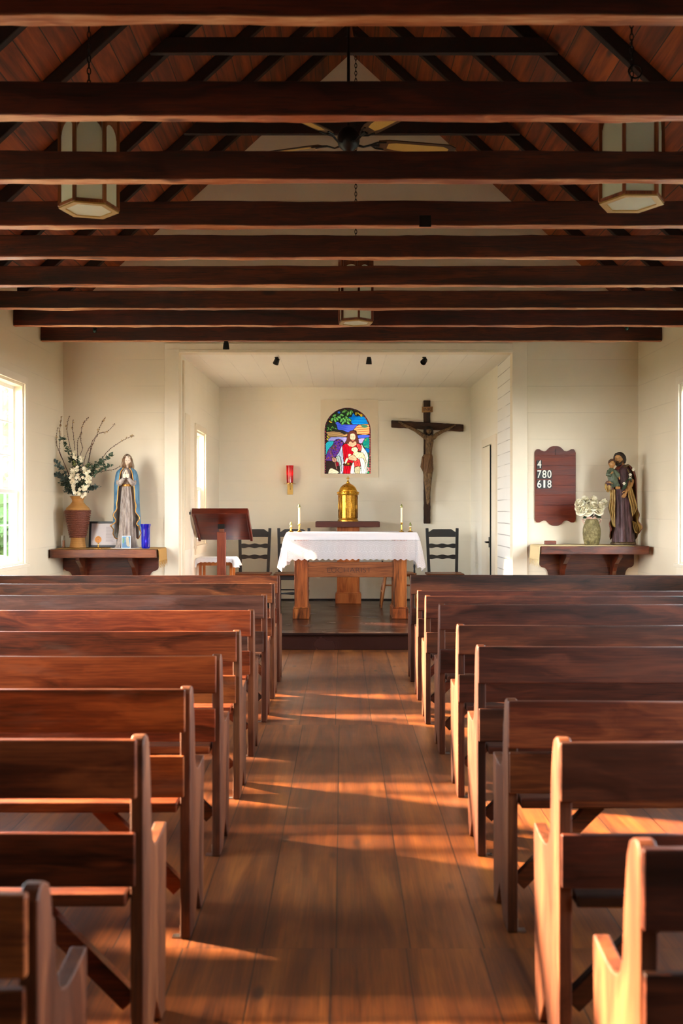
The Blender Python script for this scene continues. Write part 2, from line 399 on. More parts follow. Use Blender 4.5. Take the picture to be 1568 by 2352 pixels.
mb = MB(); mb.prism([(YG+WT, OT), (YB, OT+.055), (YB, OT+.2), (YG+WT, OT+.2)], 'x', AL, AR); struct(mb.build('ceiling_alcove', M['alcove_ceil']))
# trims on the gable wall
struct(MB().box(wx(378,YG), AL, YG-.018, YG, 0, 3.25).build('trim_1', M['trim'], bevel=.003))
struct(MB().box(AR, wx(1210,YG), YG-.018, YG, 0, 3.36).build('trim_2', M['trim'], bevel=.003))
struct(MB().box(wx(378,YG), wx(1210,YG), YG-.016, YG, OT, OT+.03).box(wx(378,YG), wx(1210,YG), YG-.012, YG, OT+.03, 3.32).build('trim_3', M['trim'], bevel=.003))
struct(MB().box(AL, AL+.02, 11.02, 11.10, PLZ, OT-.05).build('trim_4', M['trim'], bevel=.003))
# rectangular board round the stained glass
x0, x1, z0, z1 = wx(736,YB), wx(868,YB), wz(1097,YB), wz(918,YB)
mb = MB(); y0, y1 = YB-.014, YB
mb.box(x0, SGx0, y0, y1, z0, z1).box(SGx1, x1, y0, y1, z0, z1).box(SGx0, SGx1, y0, y1, z0, SGz0)
for p, q in zip(arc, arc[1:]): mb.prism([p, q, (q[0], z1), (p[0], z1)], 'y', y0, y1)
struct(mb.build('trim_5', M['trim']))
struct(MB().box(AL, AR, YB-.012, YB, PLZ, PLZ+.02).build('gap_strip_alcove', plain('dark_gap', rgb(40,32,28), .6)))  # dark gap at the wall foot, painted as a thin strip
# ------------------------------------------------------------------ windows
GL = thin_glass('window_glass')
def sash_window(name, yc, w, z0, z1, xw, sgn, cols=5, up=3, low=2, parent_kind=True):
    """white sash window in a side wall; sgn -1 = wall on the left"""
    e = empty(name, (xw, yc, z0)); e['kind'] = 'structure'
    h = z1 - z0; hw = w / 2; s = sgn
    def bx(mb, xa, xb, *r): return mb.box(min(s*xa, s*xb), max(s*xa, s*xb), *r)
    fr = MB(); 
    for (a, b, c, d) in ((-hw-.075, -hw, -.0, h+.075), (hw, hw+.075, -.0, h+.075), (-hw, hw, h, h+.075)): bx(fr, -.022, 0, a, b, c, d)
    bx(fr, -.035, 0, -hw-.1, hw+.1, -.035, 0); bx(fr, -.02, 0, -hw-.06, hw+.06, -.11, -.035)
    for (a, b, c, d) in ((-hw, -hw+.025, 0, h), (hw-.025, hw, 0, h), (-hw+.025, hw-.025, h-.025, h), (-hw+.025, hw-.025, 0, .025)): bx(fr, 0, .13, a, b, c, d)
    fr.build('window_frame', M['trim'], e, bevel=.003)
    mid = h * low / (up + low); g = MB()
    for nm, xa, zb, zt, rows in (('lower_sash', .045, .025, mid+.02, low), ('upper_sash', .08, mid-.02, h-.025, up)):
        sm = MB(); ia, ib = -hw+.025, hw-.025; xb = xa + .03; r = .035
        bx(sm, xa, xb, ia, ia+r, zb, zt); bx(sm, xa, xb, ib-r, ib, zb, zt); bx(sm, xa, xb, ia+r, ib-r, zb, zb+.045); bx(sm, xa, xb, ia+r, ib-r, zt-r, zt)
        for i in range(1, cols): y = lerp(ia+r, ib-r, i/cols); bx(sm, xa+.004, xb-.004, y-.007, y+.007, zb+.04, zt-r)
        for i in range(1, rows): z = lerp(zb+.045, zt-r, i/rows); bx(sm, xa+.006, xb-.006, ia+r, ib-r, z-.007, z+.007)
        so = sm.build(nm, M['sash'], e, bevel=.002)
        X = s*(xa+.015); gp = MB(); gp.quad((X, ia+r, zb+.04), (X, ib-r, zb+.04), (X, ib-r, zt-r), (X, ia+r, zt-r)); gp.build('pane', GL, so)
    return e
k = 1
for a, b in WIN:
    sash_window('window_%d' % k, (a+b)/2, b-a, WZ0, WZ1, XL, -1); k += 1
for a, b in WINR_FILL:
    sash_window('window_%d' % k, (a+b)/2, b-a, WZ0, WZ1, XR, 1); k += 1  # the last of these is the added fill window
sash_window('window_%d' % k, (ALW[0]+ALW[1])/2, ALW[1]-ALW[0], ALW[2], ALW[3], AL, -1, cols=2, up=2, low=2)
# alcove door on the right, a hand's breadth ajar
e = empty('door_1', (AR, DRW[1]-.01, PLZ)); e['kind'] = 'structure'
L = DRW[1] - DRW[0] - .055
MB().box(-.030, .028, -L, 0, .01, DRW[3]-PLZ-.012).build('door_panel', M['trim'], e, bevel=.004)
MB().box(-.034, .0, -L-.006, -L, .012, DRW[3]-PLZ-.014).build('door_gap_strip', plain('dark_door_gap', rgb(26,30,30), .7), e)  # dark gap beside the door, painted as a strip on its free edge
hmb = MB(); hmb.tube([(-.030,-L+.06,.905), (-.065,-L+.06,.905)], .012, 10).tube([(-.065,-L+.05,.905), (-.065,-L+.16,.905)], .010, 10); hmb.box(-.036,-.030,-L+.035,-L+.085,.84,.97); hmb.build('door_handle', M['iron'], e)
fm = MB(); fm.box(AR-.022, AR, 11.86, DRW[0], PLZ, DRW[3]+.1).box(AR-.022, AR, DRW[1], DRW[1]+.1, PLZ, DRW[3]+.1).box(AR-.022, AR, DRW[0], DRW[1], DRW[3], DRW[3]+.1)
struct(fm.build('trim_6', M['trim'], bevel=.003))
struct(MB().box(AR+WT, AR+WT+.05, 11.9, 13.2, 0, 2.6).build('dark_passage_sheet', plain('dark_passage', rgb(34,30,28), .8)))  # dark sheet behind the opening, its colour standing in for an unlit passage
# shutter board beside the alcove window
e = empty('window_shutter', (AL, 11.28, 1.04)); tag(e, 'cream board shutter folded against the alcove wall left of its narrow window', 'shutter')
MB().box(0, .022, -.16, .19, 0, 1.55).build('panel', M['trim'], e, bevel=.003)
MB().box(.022, .034, .1, .125, .40, .43).build('latch', M['iron'], e)
# ------------------------------------------------------------------ beams, rafters, collar ties
BD = [9.98, 9.15, 8.36, 7.5, 6.67, 5.93, 5.10, 4.27, 3.41]
ORD = ['first','second','third','fourth','fifth','sixth','seventh','eighth','ninth']
for i, d in enumerate(BD):
    e = empty('ceiling_beam', (RX, d, 3.205)); seed = i * 3.1; Lh = half - .004
    tag(e, 'dark red-brown rough-sawn tie beam across the nave, %s out from the altar wall' % ORD[i], 'beam', 'tie beams across the nave')
    n = 90; rings = []
    for j in range(n+1):
        x = -Lh + 2*Lh*j/n
        q = lambda k, a=.004: (noise.noise(Vector((x*2.2, seed+k*7, k))) * a * 1.6 + noise.noise(Vector((x*14, seed+k*3, k))) * a * .6)
        rings.append([Vector((x, q(1), q(2)*.8+.004)), Vector((x, .062+q(3), q(4,.006))), Vector((x, .062+q(5), .148+q(6))), Vector((x, q(7), .148+q(8)))])
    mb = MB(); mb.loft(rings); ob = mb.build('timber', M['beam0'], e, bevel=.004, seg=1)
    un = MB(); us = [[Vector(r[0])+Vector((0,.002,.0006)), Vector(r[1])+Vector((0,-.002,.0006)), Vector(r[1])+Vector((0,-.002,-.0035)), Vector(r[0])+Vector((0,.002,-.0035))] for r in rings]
    un.loft(us); un.build('rough_bright_edge', M['beam_edge'], e)
e = empty('timber_plug', (wx(976,5.93), 5.93, wz(508,5.93))); tag(e, 'small black square plug in the face of a tie beam, right of centre', 'plug')
MB().box(-.036, .036, -.006, .003, -.035, .035).build('plate', M['iron'], e, bevel=.003)
RD = [10.05, 9.27, 8.47, 7.64, 6.87, 6.05, 5.25, 4.45, 3.65, 2.85]
for i, d in enumerate(RD):
    for nm, sx in (('left', -1), ('right', 1)):
        e = empty('roof_rafter', (RX, d, RZ)); 
        tag(e, 'dark sloping rafter on the %s roof slope, %s from the altar gable' % (nm, (ORD + ['tenth'])[i]), 'rafter', 'rafters of the roof')
        hh = half + .02; dp = .135
        MB().prism([(sx*.0, -.003), (sx*hh, -SL*hh-.003), (sx*hh, -SL*hh-dp), (sx*.02, -dp)], 'y', 0, .06).jitter(.004, 3, i).build('timber', M['rafter'], e, bevel=.004, seg=1)
for k, d in enumerate((7.56, 9.19)):
    z0 = EYE + 3.5; hw = (RZ - z0) / SL - .05; hw2 = (RZ - z0 - .12) / SL - .05
    e = empty('collar_tie', (RX, d, z0)); tag(e, ['dark horizontal collar tie high in the roof, nearer of the two', 'dark horizontal collar tie behind the ceiling fan, nearer the altar'][k], 'collar tie')
    MB().prism([(-hw, 0), (hw, 0), (hw2, .12), (-hw2, .12)], 'y', 0, .05).build('timber', M['rafter'], e, bevel=.004)
# ------------------------------------------------------------------ pews
def pew(side, d, zt, xe, xw, label, wm, z2=0.0, grp='pews'):
    """wooden bench: aisle end at xe, wall end at xw, rear face at distance d, back top at zt"""
    e = empty('pew', (xe, d, 0)); tag(e, label, 'pew', grp)
    s = 1 if xw > xe else -1; L = abs(xw - xe); rnd = random.Random(int(d*100) + (side > 0))
    def bx(mb, a, b, *r): return mb.box(min(s*a, s*b), max(s*a, s*b), *r)
    inset = .0 if side > 0 else .016
    ub = .155 + rnd.uniform(-.005, .012); t = zt
    mb = MB(); n = 24
    def plank(z0, z1, y0, y1, a, b, amp=.003):
        m = MB(); rings = []
        for j in range(n+1):
            x = lerp(a, b, j/n); w1 = noise.noise(Vector((x*1.3+d*5, z0*9, 1)))*amp; w2 = noise.noise(Vector((x*1.3+d*5, z1*9, 2)))*amp
            rings.append([Vector((s*x, y0, z0+w2)), Vector((s*x, y1, z0+w2)), Vector((s*x, y1, z1+w1)), Vector((s*x, y0, z1+w1))])
        m.loft(rings); return m
    plank(t-ub, t, -.002, .021, inset, L-.01).build('upper_back_board', M[wm], e, bevel=.005, seg=3)
    plank(.500+z2, .642+z2, .000, .021, inset+.004, L-.01).build('lower_back_board', M[wm], e, bevel=.004)
    plank(.446, .480, .006, .345, .045, L-.05).build('seat', M[wm], e, bevel=.006)
    for q, (xa, xb) in enumerate(((0, .036), (L-.036, L))):
        prof = [(.022, 0), (.022, t-.02), (.030, t-.004), (.045, t+.003), (.066, t+.001), (.090, t-.012), (.106, t-.042), (.115, t-.085), (.128, .72), (.134, .65), (.142, .605), (.158, .575), (.182, .557), (.215, .549), (.26, .549), (.31, .553), (.352, .560), (.366, .560), (.368, .53), (.358, .30), (.348, 0), (.285, 0), (.205, .105), (.125, 0)]
        m = MB(); m.prism([(y, z) for y, z in prof], 'x', min(s*xa, s*xb), max(s*xa, s*xb)); m.build('end_panel', M['pew_end'], e, bevel=.005, seg=3)
    for xa, sg in ((.04, 1), (L-.04, -1)):
        m = MB(); m.bar((s*(xa+sg*.01), .10, .15), (s*(xa+sg*.30), .10, .44), .035, .055); m.build('brace', M[wm], e, bevel=.003)
    nm = max(1, int(L // 1.4))
    for k in range(1, nm):
        xm = L * k / nm; m = MB(); bx(m, xm-.02, xm+.02, .022, .09, 0, t-.04); bx(m, xm-.02, xm+.02, .09, .33, .0, .432); m.build('support', M['pew2'], e, bevel=.004)
    m = MB(); bx(m, .036, .066, .03, .06, 0, .004); bx(m, .036, .039, .03, .06, 0, .045); m.build('floor_bracket', M['steel'], e)
    return e
LP = [(8.56,.926,-.546),(7.78,.913,-.538),(6.92,.897,-.534),(5.96,.888,-.538),(5.08,.871,-.53),(4.24,.868,-.527),(3.42,.876,-.53),(2.61,.890,-.530),(1.76,.812,-.549)]
RP = [(8.56,.930,.593),(7.72,.862,.590),(6.86,.897,.580),(6.02,.918,.594),(5.11,.898,.600),(4.24,.909,.584),(3.47,.823,.585),(2.60,.885,.575),(1.82,.872,.555)]
OR2 = ['frontmost, nearest the altar','second back from the altar','third back from the altar','fourth back from the altar','fifth back from the altar','sixth back from the altar','seventh back from the altar','second nearest the doorway end','closest of its row']
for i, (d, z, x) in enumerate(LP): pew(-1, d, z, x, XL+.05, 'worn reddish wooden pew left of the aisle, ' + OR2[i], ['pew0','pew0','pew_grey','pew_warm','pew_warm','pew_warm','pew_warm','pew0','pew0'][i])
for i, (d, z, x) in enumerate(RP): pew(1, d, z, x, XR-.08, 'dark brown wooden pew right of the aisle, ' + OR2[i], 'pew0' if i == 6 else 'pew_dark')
# ------------------------------------------------------------------ lanterns, fan, spotlights
def mat_milk(name, c, tr=.5, rough=.3):
    t = NT(name); n = t.noise(t.obj(), 40, 3)
    a = t.N('BsdfPrincipled', {'Base Color': c, 'Roughness': rough}); b = t.N('BsdfTranslucent', {'Color': c})
    t.set(a.inputs['Normal'], t.N('Bump', {'Strength': .3, 'Distance': .002, 'Height': n}))
    mx = t.N('MixShader', {0: tr, 1: a.outputs[0], 2: b.outputs[0]}); t.t.links.new(mx.outputs[0], t.out.inputs[0]); return t.m
MILK = mat_milk('opal_glass', rgb(236,240,226), .45)
LANW = wood('lantern_wood', rgb(70,34,18), rgb(112,62,34), rgb(140,84,50), 2, .45, knots=False)
LANB = plain('lantern_brass_edge', rgb(170,136,70), .4, .4)
def chain(mb, x, y, z0, z1, r=.013, w=.0028):
    k = 0; z = z0
    while z < z1:
        pts = []
        for j in range(10):
            a = 2*PI*j/10; u, v = r*.62*math.cos(a), r*1.35*math.sin(a)
            pts.append((x + (u if k % 2 else 0), y + (0 if k % 2 else u), z + v))
        mb.tube(pts, w, 5, loop=True); z += r*2.1; k += 1
    return mb
def lantern(x, y, zb, rot, label, ring=False, R=.172, H=.56):
    e = empty('hanging_lantern', (x, y, zb)); tag(e, label, 'lantern', 'hexagonal lanterns')
    V = [Vector((R*math.cos(math.radians(rot+60*i)), -R*math.sin(math.radians(rot+60*i)), 0)) for i in range(6)]
    f = MB()
    for v in V: f.bar(v + Vector((0,0,.012)), v + Vector((0,0,H-.03)), .018, .018, up=(v.x, v.y, 0))
    for a, b in zip(V, V[1:] + V[:1]):
        f.bar(a + Vector((0,0,H-.02)), b + Vector((0,0,H-.02)), .02, .04); f.bar(a + Vector((0,0,.018)), b + Vector((0,0,.018)), .012, .02)
        d = (b - a); w = d.length; d.normalize(); zt = H - .04; zz = zt - .12; rr = w/2 - .014                  # arched head of each side
        out = Vector((d.y, -d.x, 0)); out = out if out.dot(a + b) > 0 else -out
        arcp = [(w/2 - rr*math.cos(PI*i/10), zz + rr*.95*math.sin(PI*i/10)) for i in range(11)]
        for (u0, h0), (u1, h1) in zip(arcp, arcp[1:]):
            A = [a + d*u0 + Vector((0,0,h0)), a + d*u1 + Vector((0,0,h1)), a + d*u1 + Vector((0,0,zt)), a + d*u0 + Vector((0,0,zt))]
            f.loft([[q + out*.002 for q in A], [q - out*.008 for q in A]])
    f.build('frame', LANW, e, bevel=.002, seg=1)
    b = MB(); inner = [v*.80 for v in V]
    b.loft([[v*1.03 for v in V], [v*1.03 + Vector((0,0,.012)) for v in V], [v + Vector((0,0,.012)) for v in inner], inner], cap=False, loop=True)
    b.build('bottom_rim', LANB, e)
    for a, bb in zip(V, V[1:] + V[:1]):
        g = MB(); g.quad(a*.965 + Vector((0,0,.02)), bb*.965 + Vector((0,0,.02)), bb*.965 + Vector((0,0,H-.03)), a*.965 + Vector((0,0,H-.03))); g.build('glass_panel', MILK, e)
    g = MB(); g.poly([v*.82 + Vector((0,0,.006)) for v in V]); g.build('bottom_glass', MILK, e)
    c = MB(); c.loft([[v*1.05 + Vector((0,0,H)) for v in V], [v*1.05 + Vector((0,0,H+.012)) for v in V], [v*.25 + Vector((0,0,H+.035)) for v in V]]); c.build('cap', LANW, e, bevel=.002)
    zr = RZ - SL*abs(x-RX) - zb
    cm = chain(MB(), 0, 0, H+.05, zr, .016, .0032)
    if ring: cm.tube([(.036*math.cos(2*PI*j/16)+.02, 0, H+.165+.036*math.sin(2*PI*j/16)) for j in range(16)], .005, 6, loop=True)
    cm.build('chain', M['iron'], e)
lantern(wx(200,5.45), 5.49, wz(487,5.45)+.018, -15.5, 'pale six-sided hanging lantern above the left pews', R=.158)
lantern(wx(1460,5.3), 5.38, wz(470,5.3)+.025-.0, -1, 'pale six-sided hanging lantern above the right pews', ring=True)
lantern(wx(817,8.75), 8.78, wz(742,8.75), 21, 'pale six-sided hanging lantern over the aisle near the altar', R=.156, H=.60)
# fan
fx, fy, fz = wx(800,6.5), 6.5, wz(325,6.5)
e = empty('ceiling_fan', (fx, fy, fz)); tag(e, 'dark ceiling fan with cane-panelled blades hanging from the ridge', 'fan')
MB().lathe([(.010, .08), (.010, RZ-fz-.02)], n=12).lathe([(.05, RZ-fz-.10), (.05, RZ-fz-.05), (.012, RZ-fz-.14)], n=16, cap=True).build('rod', M['iron'], e)
MB().lathe([(.015,.10),(.03,.09),(.055,.07),(.072,.045),(.074,.0),(.066,-.03),(.05,-.045),(.035,-.06),(.02,-.075),(.008,-.08)], n=24).build('motor', M['iron'], e, smooth=True, bevel=.002)
WICK = plain('cane', rgb(186,150,74), .6, var=.3, scale=200); BLW = wood('blade_wood', rgb(44,26,12), rgb(78,50,26), rgb(98,66,36), 0, .5, knots=False)
for k, a in enumerate((15, -57, -129, 159, 87)):
    m = Matrix.Rotation(math.radians(a), 4, 'Z') @ Matrix.Rotation(math.radians(-15), 4, 'X')
    def outl(x0, x1, w0, w1):
        pts = []
        for t in (0, .12, .5, .9): pts.append((lerp(x0, x1, t), lerp(w0, w1, t) * (1 if t else .7)))
        pts.append((x1, w1*.6)); return pts + [(x, -y) for x, y in pts[::-1]]
    o_ = outl(.20, .74, .055, .072); mb = MB(); mb.prism(o_, 'z', -.004, .004)
    b = mb.build('blade', BLW, e, bevel=.001); b.matrix_local = m
    mb = MB(); mb.prism(outl(.27, .69, .036, .050), 'z', -.0055, .0055); c = mb.build('cane_panel', WICK, b)
    mb = MB(); mb.tube([(.05,0,-.02),(.10,.0,-.03),(.15,.0,-.012),(.21,0,-.008)], [.012,.009,.010,.014], 8, flat=.6); mb.tube([(.15,0,-.01),(.19,.03,-.008),(.25,.038,-.007)], .006, 6); mb.tube([(.15,0,-.01),(.19,-.03,-.008),(.25,-.038,-.007)], .006, 6)
    c = mb.build('blade_bracket', M['iron'], b)
def spot(x, y, z, label, yaw=0, pitch=.5, up=True):
    e = empty('spotlight', (x, y, z)); tag(e, label, 'spotlight', 'small black spotlights')
    MB().lathe([(.022, 0), (.022, -.012)], n=14).tube([(0,0,-.01), (0,0,-.03)], .005, 6).build('mount', M['iron'], e)
    R_ = Matrix.Translation((0,0,-.045)) @ Matrix.Rotation(yaw, 4, 'Z') @ Matrix.Rotation(pitch, 4, 'X')
    b = MB().lathe([(.012,.035),(.026,.03),(.030,.0),(.034,-.035),(.030,-.035),(.024,-.01)], n=18, cap=True).build('lamp_head', M['iron'], e, smooth=False); b.matrix_local = R_
for px, py, d, lb, yw, pt in ((635,818,11.15,'small black spotlight on the alcove ceiling, leftmost of three, turned aside',.6,.7),(847,817,11.15,'small black spotlight on the alcove ceiling above the stained glass',.1,.2),(974,815,11.15,'small black spotlight on the alcove ceiling above the crucifix',2.6,1.0)):
    spot(wx(px,d), d, OT+.004+ .016*(d-10.94)/3.4, lb, yw, pt)
spot(wx(519,10.01), 10.01, 3.204, 'small black spotlight under the first tie beam, left of the alcove', 0, .1)
for px, py, lb in ((218,757,'tiny dark bulb fitting on the tie beam above the left shelf'),(1438,752,'tiny dark bulb fitting on the tie beam above the right shelf')):
    e = empty('bulb_fitting', (wx(px,9.97), 9.975, wz(py,9.97))); tag(e, lb, 'light fitting')
    MB().box(-.02,.02,-.012,.0,-.0,.025).build('socket', M['iron'], e); MB().ell((0,-.02,-.015),(.02,.02,.022)).build('bulb', plain('green_bulb', rgb(30,60,50), .2), e, smooth=True)
# ------------------------------------------------------------------ altar
AY0, AY1 = 11.78, 12.42; AX0, AX1 = -.66, .885; AZ = 1.222
e = empty('altar_table', ((AX0+AX1)/2, (AY0+AY1)/2, PLZ)); tag(e, 'oak altar table with a carved front rail standing on the platform', 'altar table')
ax, ay = (AX0+AX1)/2, (AY0+AY1)/2
MB().box(AX0-ax, AX1-ax, AY0-ay, AY1-ay, AZ-PLZ-.05, AZ-PLZ).build('table_top', M['oak0'], e, bevel=.004)
for px0, px1 in ((676,706),(903,934)):
    c = (wx(px0,11.87)+wx(px1,11.87))/2 - ax; w = .079
    lg = MB().box(c-w, c+w, -.25, .25, .13, AZ-PLZ-.05).build('leg', M['oak2'], e, bevel=.005)
    MB().box(c-w-.02, c+w+.02, -.275, .275, 0, .125).box(c-w-.012, c+w+.012, -.265, .265, .125, .14).build('plinth', M['oak2'], lg, bevel=.006)
rl = MB().box(wx(706,11.87)-ax-.001, wx(903,11.87)-ax+.001, -.23, -.18, wz(1326,11.87)-PLZ, wz(1291,11.87)-PLZ).build('front_rail', M['oak0'], e, bevel=.004)
text_part('lettering', 'EUCHARIST', .085, .003, plain('carved_shadow', rgb(60,28,14), .7), rl, (wx(802,11.87)-ax, -.2308, wz(1310,11.87)-PLZ), width=.53, bold=-.0012)
# lace cloth
def mat_lace(name='lace_cloth'):
    t = NT(name); uv = t.N('UVMap').outputs[0]; sp = t.N('SeparateXYZ', {0: uv}); u, v = sp.outputs[0], sp.outputs[1]   # metres along the hem, metres below the table edge
    p = .0715
    fu = t.math('SUBTRACT', t.math('FRACT', t.math('DIVIDE', u, p)), .5)
    dx = t.math('MULTIPLY', fu, p); 
    fu2 = t.math('MULTIPLY', t.math('SUBTRACT', t.math('FRACT', t.math('ADD', t.math('DIVIDE', u, p), .5)), .5), p)
    def dist(x, y0, sy=.75): 
        dy = t.math('MULTIPLY', t.math('SUBTRACT', v, y0), sy); return t.math('SQRT', t.math('ADD', t.math('MULTIPLY', x, x), t.math('MULTIPLY', dy, dy)))
    r1 = dist(dx, .19); rings = t.math('GREATER_THAN', t.math('SINE', t.math('MULTIPLY', r1, 2*PI/.0098)), .05)
    dots = t.math('GREATER_THAN', t.math('MULTIPLY', t.math('SINE', t.math('MULTIPLY', u, 2*PI/.0062)), t.math('SINE', t.math('MULTIPLY', v, 2*PI/.0072))), -.12)
    r2 = dist(fu2, .285); rings2 = t.math('GREATER_THAN', t.math('SINE', t.math('MULTIPLY', r2, 2*PI/.0085)), .0)
    inner = t.math('LESS_THAN', r1, .034)
    pat = t.math('ADD', t.math('MULTIPLY', inner, t.math('MULTIPLY', rings, dots)), t.math('MULTIPLY', t.math('SUBTRACT', 1, inner), t.math('MULTIPLY', rings2, dots)), clamp=True)
    band = t.math('MULTIPLY', t.math('GREATER_THAN', v, .088), t.math('LESS_THAN', v, .102))
    hem = t.math('GREATER_THAN', t.math('SINE', t.math('MULTIPLY', u, 2*PI/.014)), -.1)
    lace = t.math('GREATER_THAN', v, .102)
    solid = t.math('LESS_THAN', v, .088)
    a = t.math('ADD', solid, t.math('ADD', t.math('MULTIPLY', band, hem), t.math('MULTIPLY', lace, t.math('ADD', t.math('MULTIPLY', pat, .42), .56))), clamp=True)
    a = t.math('MULTIPLY', a, t.rng(solid, 0, 1, .90, .985))
    wv = t.noise(t.N('TexCoord').outputs['Object'], 220, 2)
    d = t.N('BsdfDiffuse', {'Color': rgb(240,238,242)}); tl = t.N('BsdfTranslucent', {'Color': rgb(240,238,242)}); m1 = t.N('MixShader', {0: .38, 1: d.outputs[0], 2: tl.outputs[0]})
    t.set(d.inputs['Normal'], t.N('Bump', {'Strength': .25, 'Distance': .002, 'Height': wv}))
    mx = t.N('MixShader', {0: a, 1: t.N('BsdfTransparent').outputs[0], 2: m1.outputs[0]}); t.t.links.new(mx.outputs[0], t.out.inputs[0]); return t.m
LACE = mat_lace()
def drape(name, x0, x1, y0, y1, z, dropf, drops, mat, cz=0, flare=.05, wav=.012, scal=.0715, scd=.024, step=.0119, r=.02, rows=16, topn=True, thick=None):
    """cloth over a rectangular top: top sheet and a falling skirt with a scalloped hem"""
    per = []; s = 0
    def seg(a, b, nrm, kind):
        nonlocal s
        L = (Vector(b) - Vector(a)).length; n = max(2, int(round(L/step)))
        for i in range(n): per.append((Vector(a).lerp(Vector(b), i/n), Vector(nrm), s + L*i/n, kind, i/n))
        s += L
    def corner(c, a0):
        nonlocal s
        n = 10; L = .10
        for i in range(n):
            a = a0 + PI/2*i/n; per.append((Vector(c), Vector((math.cos(a), math.sin(a), 0)), s + L*i/n, 'c', i/n))
        s += L
    seg((x0,y0,z), (x1,y0,z), (0,-1,0), 'f'); corner((x1,y0,z), -PI/2)
    seg((x1,y0,z), (x1,y1,z), (1,0,0), 's'); corner((x1,y1,z), 0)
    seg((x1,y1,z), (x0,y1,z), (0,1,0), 'b'); corner((x0,y1,z), PI/2)
    seg((x0,y1,z), (x0,y0,z), (-1,0,0), 's'); corner((x0,y0,z), PI)
    bm = bmesh.new(); uvl = bm.loops.layers.uv.new('UVMap'); cols = []
    for (p, nrm, u, kd, t) in per:
        if kd in 'fb': L = dropf
        elif kd == 's': L = drops
        else: L = lerp(dropf, drops, .5) + .05
        if kd == 's': L = lerp(L, drops + .05, abs(2*t-1)**3)
        if kd in 'fb': L += .03 * abs(2*t-1)**14
        tri = abs(((u/scal) % 1.0) - .5) * 2
        L = L - scd * tri
        col = []
        for k in range(rows+1):
            q = k/rows; dz = L*q
            fl = flare * (2.2 if kd == 'c' else 1) * q**.8 * (.55 if kd in 'fb' else 1)
            w = (math.sin(u*26+1) * .6 + math.sin(u*11.3) * .8) * wav * q * (1.8 if kd != 'f' else .6)
            col.append((bm.verts.new(p + nrm*(r*min(1, q*6)*.4 + fl + w) + Vector((0, 0, -dz))), (u, dz)))
        cols.append(col)
    for a, b in zip(cols, cols[1:] + cols[:1]):
        for k in range(rows):
            q = (a[k], b[k], b[k+1], a[k+1])
            if q[0][0] is q[1][0]: continue
            f = bm.faces.new([x[0] for x in q])
            for lp, x in zip(f.loops, q):
                uu = x[1][0]
                if uu < .001 and a[k][1][0] > 1: uu = s
                lp[uvl].uv = (uu, x[1][1])
    bmesh.ops.remove_doubles(bm, verts=[c[0][0] for c in cols], dist=1e-5)
    top = [bm.verts.new((x, y, z)) for x, y in ((x0,y0),(x1,y0),(x1,y1),(x0,y1))]
    f = bm.faces.new(top)
    for lp in f.loops: lp[uvl].uv = (0, .01)
    me = bpy.data.meshes.new(name); bm.to_mesh(me); bm.free(); me.materials.append(mat); me.polygons.foreach_set('use_smooth', [True]*len(me.polygons))
    o = bpy.data.objects.new(name, me); COL.objects.link(o)
    c = Vector(((x0+x1)/2, (y0+y1)/2, z)); me.transform(Matrix.Translation(-c)); o.location = c
    return o
o = drape('altar_cloth', AX0-.004, AX1+.004, AY0-.004, AY1+.004, AZ+.003, .335, .43, LACE)
tag(o, 'white lace cloth with a scalloped hem over the altar table', 'altar cloth')
ZT = AZ + .004
def candlestick(x, y, h, label, tall):
    e = empty('candlestick', (x, y, ZT)); tag(e, label, 'candlestick', 'brass candlesticks on the altar')
    k = h / .075
    MB().lathe([(.032,0),(.033,.004),(.026,.010),(.012,.016),(.008,.024*k),(.012,.030*k),(.007,.036*k),(.011,.048*k),(.007,.055*k),(.012,.064*k),(.0165,.069*k),(.0165,.075*k),(.010,.075*k)], n=20).build('stick', M['brass'], e, smooth=True)
for px, hs, hc, pos in ((686,.115,.335,'tall','left'),(922,.125,.33,'tall','right')) and (): pass
def candle(x, y, z, h, label, r=.0105):
    e = empty('candle', (x, y, z)); tag(e, label, 'candle', 'altar candles')
    MB().lathe([(r,0),(r,h),(r*.7,h+.002)], n=16).build('wax', M['cream'], e, smooth=False)
    MB().lathe([(r*1.55,h-.006),(r*1.6,h+.004),(r*1.1,h+.018),(r*.5,h+.034),(r*.35,h+.036)], n=16).build('follower', M['pearl'], e, smooth=True)
for px, hs, top, lb in ((687,.10,1160,'tall cream candle'),(668,.058,1201,'short stub of cream candle'),(922,.115,1160,'tall cream candle'),(942,.058,1202,'short stub of cream candle')):
    sd = 'left' if px < 800 else 'right'; x = wx(px, 11.95); y = 11.95
    inner = px in (687, 922)
    candlestick(x, y, hs, ('brass candlestick holding the %s candle at the %s end of the altar' % ('tall' if inner else 'short', sd)), inner)
    candle(x, y, ZT+hs-.004, wz(top, y) - ZT - hs - .02, lb + ' at the %s end of the altar' % sd)
